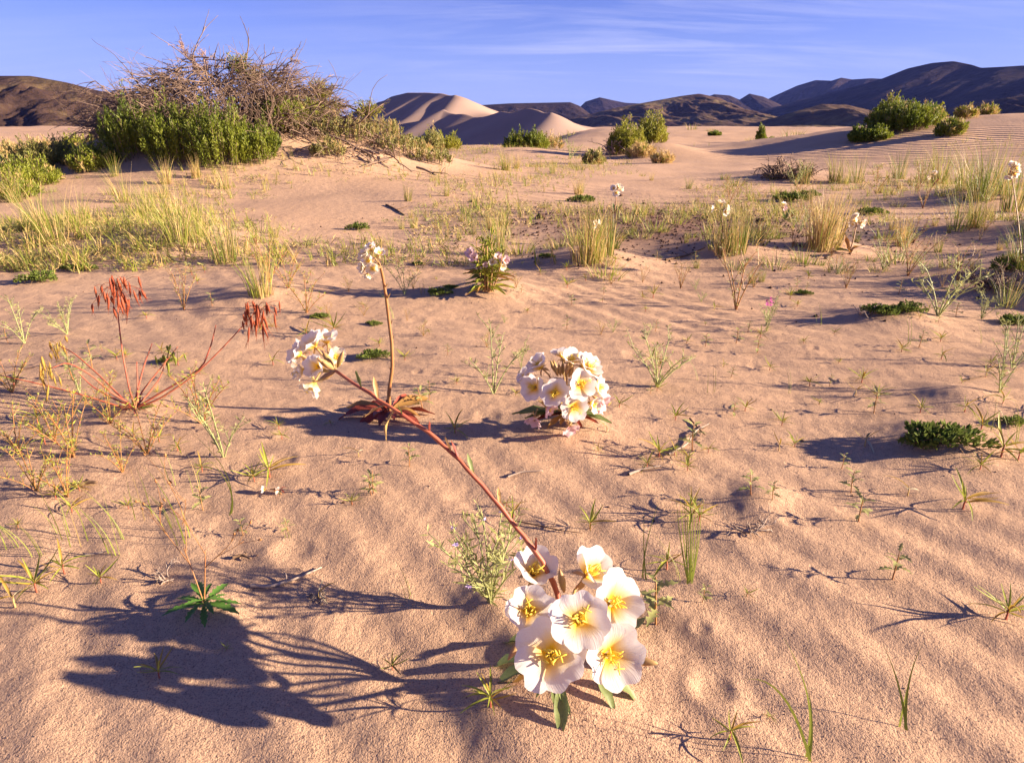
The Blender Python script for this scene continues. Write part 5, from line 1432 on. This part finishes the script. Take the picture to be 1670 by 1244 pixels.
def twig(label, pts, r, mat='driftwood', lift=.004):
    P = []
    for px, py in pts:
        g, t = G(px, py); P.append(np.array(g) + np.array([0, 0, lift]))
    o = np.array(P[0]); P = np.array(P) - o
    th = thing('twig', label, 'twig', o)
    tt = np.linspace(0, len(P) - 1, 4 * len(P)); P2 = np.stack([np.interp(tt, np.arange(len(P)), P[:, k]) for k in range(3)], 1)
    P2[1:-1] = (P2[:-2] + 2 * P2[1:-1] + P2[2:]) / 4
    rr = r * (1 - .6 * np.linspace(0, 1, len(P2))) * (1 + .12 * np.sin(np.arange(len(P2)) * 2.1))
    mb = MB(); mb.tube(P2, rr, None, 6); mb.build('shaft', M[mat], th)
    mb = MB(); i = len(P2) // 2; d = P2[i] - P2[i - 2]; d = d / np.linalg.norm(d); q = P2[i] + np.array([-d[1], d[0], .25]) * np.linalg.norm(P[-1]) * .22
    mb.tube(bez(P2[i], (P2[i] + q) / 2 + d * .01, q, 4), r * .45, r * .2, 5); mb.build('side_twig', M[mat], th)
twig('grey bleached twig lying between the rosette and the primrose', [(410, 958), (440, 960), (480, 948), (525, 928)], .0030)
twig('thin pale twig on the sand above the long stem', [(828, 780), (850, 772), (885, 770)], .0022)
twig('bleached stick lying under small seedlings beside the long stem', [(1025, 776), (1045, 768), (1078, 762)], .0034)
twig('curved grey root arching out of the sand beyond the sheaf', [(1090, 745), (1120, 728), (1135, 705), (1155, 695)], .0028, 'driftwood', .006)
twig('dark thin stick near the curved root', [(1125, 685), (1138, 700), (1150, 712)], .0026, 'dark_twig')
twig('long dark thin stick beside an upright herb', [(1580, 620), (1620, 612), (1668, 600)], .0024, 'dark_twig')
twig('dark dry stem lying beside the straw hummock tuft', [(1085, 425), (1120, 418), (1150, 405)], .006, 'dark_twig')
twig('brown bark scrap among rust-stemmed herbs', [(125, 800), (140, 792), (160, 792)], .0060, 'dark_twig', .008)
twig('short dark twig beside the brome grass', [(0, 612), (30, 606), (62, 600)], .0026, 'dark_twig')
twig('small dark stick in front of the mound', [(630, 335), (645, 342), (660, 352)], .010, 'dark_twig')
twig('dark broken stick on the slope past the mound', [(770, 330), (778, 326), (778, 338)], .012, 'dark_twig')
twig('thin dry stem lying behind the big white flowers', [(830, 850), (870, 858), (915, 868), (950, 872)], .0016, 'dark_twig')
twig('pale splinter on sand beside the thin grass sprouts', [(140, 908), (160, 905), (176, 902)], .0020)
twig('dark curl of bark above the grey bleached twig', [(380, 912), (395, 908), (410, 914)], .0030, 'dark_twig')

# dark lava stones
def rock(label, px, py, wpx, group=None, mat='dark_clod'):
    g, t = G(px, py); s = wpx * t / F
    rg = np.random.default_rng(int(px * 7 + py))
    n, m = 9, 12; V = []
    for i in range(n):
        a = math.pi * i / (n - 1)
        for j in range(m):
            b = 2 * math.pi * j / m
            d = np.array([math.sin(a) * math.cos(b), math.sin(a) * math.sin(b), math.cos(a)])
            rr = .5 * (1 + .5 * float(gn(np.array([d[0] * 1.3 + px]), np.array([d[1] * 1.3 + d[2] * 1.7]), 3)[0]) + rg.normal(0, .03))
            V.append(d * rr * s * np.array([1, .8, .62]))
    Q = [(i * m + j, (i + 1) * m + j, (i + 1) * m + (j + 1) % m, i * m + (j + 1) % m) for i in range(n - 1) for j in range(m)]
    o = obj('stone', mesh_from('stone', V, Q), M[mat]); o.location = g + Vector((0, 0, s * .12)); o['label'] = label; o['category'] = 'stone'
    if group: o['group'] = group
rock('single dark brown stone the size of a fist beside the gravel patch', 882, 356, 17)
for px, py, w in [(905, 357, 5), (876, 366, 7), (865, 358, 5), (930, 362, 5), (1240, 362, 14), (1250, 352, 9), (1252, 356, 8), (1152, 356, 14), (1165, 350, 12), (1175, 360, 9), (877, 380, 6), (838, 384, 7), (1012, 320, 8), (1050, 333, 7), (1030, 375, 6), (1110, 390, 5), (1062, 350, 5), (1236, 365, 6), (878, 372, 5)]:
    rock('small dark stone lying in or near the gravel patch', px, py, w, 'small dark stones')

# ------------------------------------------------------------------ stuff: gravel, crumbs of sand, sparse ground cover
def crumbs(name, label, xs, ys, size, mat):
    rg = np.random.default_rng(len(xs)); n = len(xs)
    zs = ground_h(xs, ys)
    base = np.array([(1, 0, 0), (-.5, .87, 0), (-.5, -.87, 0), (0, 0, .9), (.1, .1, -.6)])
    T = np.array([(0, 1, 3), (1, 2, 3), (2, 0, 3), (1, 0, 4), (2, 1, 4), (0, 2, 4)])
    a = rg.uniform(0, 6.283, n); s = size * rg.uniform(.4, 1.3, n) ** 1.6
    V = base[None] * (s[:, None, None]) * rg.uniform(.6, 1.3, (n, 5, 3))
    ca, sa = np.cos(a)[:, None], np.sin(a)[:, None]
    X = V[..., 0] * ca - V[..., 1] * sa + xs[:, None]; Y = V[..., 0] * sa + V[..., 1] * ca + ys[:, None]; Z = V[..., 2] + zs[:, None]
    VV = np.stack([X, Y, Z], -1).reshape(-1, 3)
    TT = (T[None] + (np.arange(n) * 5)[:, None, None]).reshape(-1, 3)
    o = obj(name, mesh_from(name, VV, None, TT, None, False), M[mat], kind='stuff'); o['label'] = label; o['category'] = 'gravel'
n = 9000
yy = 0.5 * (3.2 / 0.5) ** RNG.uniform(0, 1, n); xx = RNG.uniform(-1, 1, n) * (0.35 + yy * .85)
crumbs('sand_crumbs', 'loose coarse sand grains and crumbs over the near sand', xx, yy, .0009, 'clod')
n = 3600
xx = RNG.normal(1.15, .75, n); yy = RNG.normal(4.9, .75, n)
crumbs('gravel', 'scatter of dark gravel on the darker soil patch', xx, yy, .009, 'dark_clod')
n = 260
yy = 0.9 * (9 / 0.6) ** RNG.uniform(0, 1, n); xx = RNG.uniform(-1, 1, n) * (0.35 + yy * .85)
crumbs('plant_litter', 'dark bits of plant litter strewn over the sand', xx, yy, .0032, 'dark_clod')

def ground_cover():
    rg = np.random.default_rng(99)
    gm, sm, lm = MB(), MB(), MB()
    m_ = 60000
    YY = 3.2 * (30 / 3.2) ** rg.uniform(0, 1, m_); PX = rg.uniform(-150, 1820, m_)
    XX = (PX - CX) / F * (YY * CP + CAM_H * SP)
    den = gn(XX / 1.9, YY / 2.4, 61) * 1.3 + .12 + .08 * (PX < 480) - .6 * ((PX > 1040) & (PX < 1420) & (YY > 8.5)) - .35 * ((PX > 440) & (PX < 700) & (YY > 6.5) & (YY < 9)) - .35 * ((PX > 1200) & (YY > 12)) + .1 * (YY > 16) + .12 * ((PX > 1150) & (YY < 8)) + .10 * ((PX > 680) & (PX < 1050) & (YY > 4))
    keep = np.nonzero(rg.uniform(0, .6, m_) < den)[0][:7000]
    ZZ = ground_h(XX, YY, False)
    for kk in keep:
        x, Y, z = XX[kk], YY[kk], ZZ[kk]
        k = rg.integers(0, 5); b = np.array([x, Y, z])
        sc = rg.uniform(.5, 1.4)
        if k < 2:
            for j in range(7):
                a = rg.uniform(0, 6.283); h = .09 * sc * rg.uniform(.5, 1.3); o = h * rg.uniform(.2, .9)
                (gm if rg.random() < .6 else sm).ribbon(bez(b + np.array([rg.normal(0, .015), rg.normal(0, .015), 0]), b + np.array([math.cos(a) * o * .3, math.sin(a) * o * .3, h * .7]), b + np.array([math.cos(a) * o - .02, math.sin(a) * o, h]), 4), .0045, (math.sin(a), -math.cos(a), 0), .8)
        else:
            m = 16; a = rg.uniform(0, 6.283, m); r = .055 * sc * np.sqrt(rg.uniform(0, 1, m))
            C = b + np.stack([np.cos(a) * r, np.sin(a) * r, rg.uniform(0, .035, m) * sc], 1); D = np.stack([np.cos(a), np.sin(a), rg.uniform(.1, 1.1, m)], 1)
            (lm if k < 4 else sm).leaves(C, D, .026 * sc * rg.uniform(.6, 1.3, m), .0052)
    for mb, nm, mt, lab in ((gm, 'sparse_grass', 'grass', 'sparse short green grass strewn over the sand'), (sm, 'dry_grass', 'straw', 'sparse short dry grass and straw strewn over the sand'), (lm, 'ground_cover', 'sage', 'tiny olive-leaved weeds covering patches of the sand')):
        o = mb.build(nm, M[mt], None, None, 'stuff', lab); o['category'] = 'grass'
ground_cover()

# remove the prototypes that were only there to be copied
def drop(o):
    for ch in KIDS.get(o.name, []): drop(ch)
    bpy.data.objects.remove(o)
for o in [o for o in COL.objects if o.parent is None and o.get('label') == '-']: drop(o)
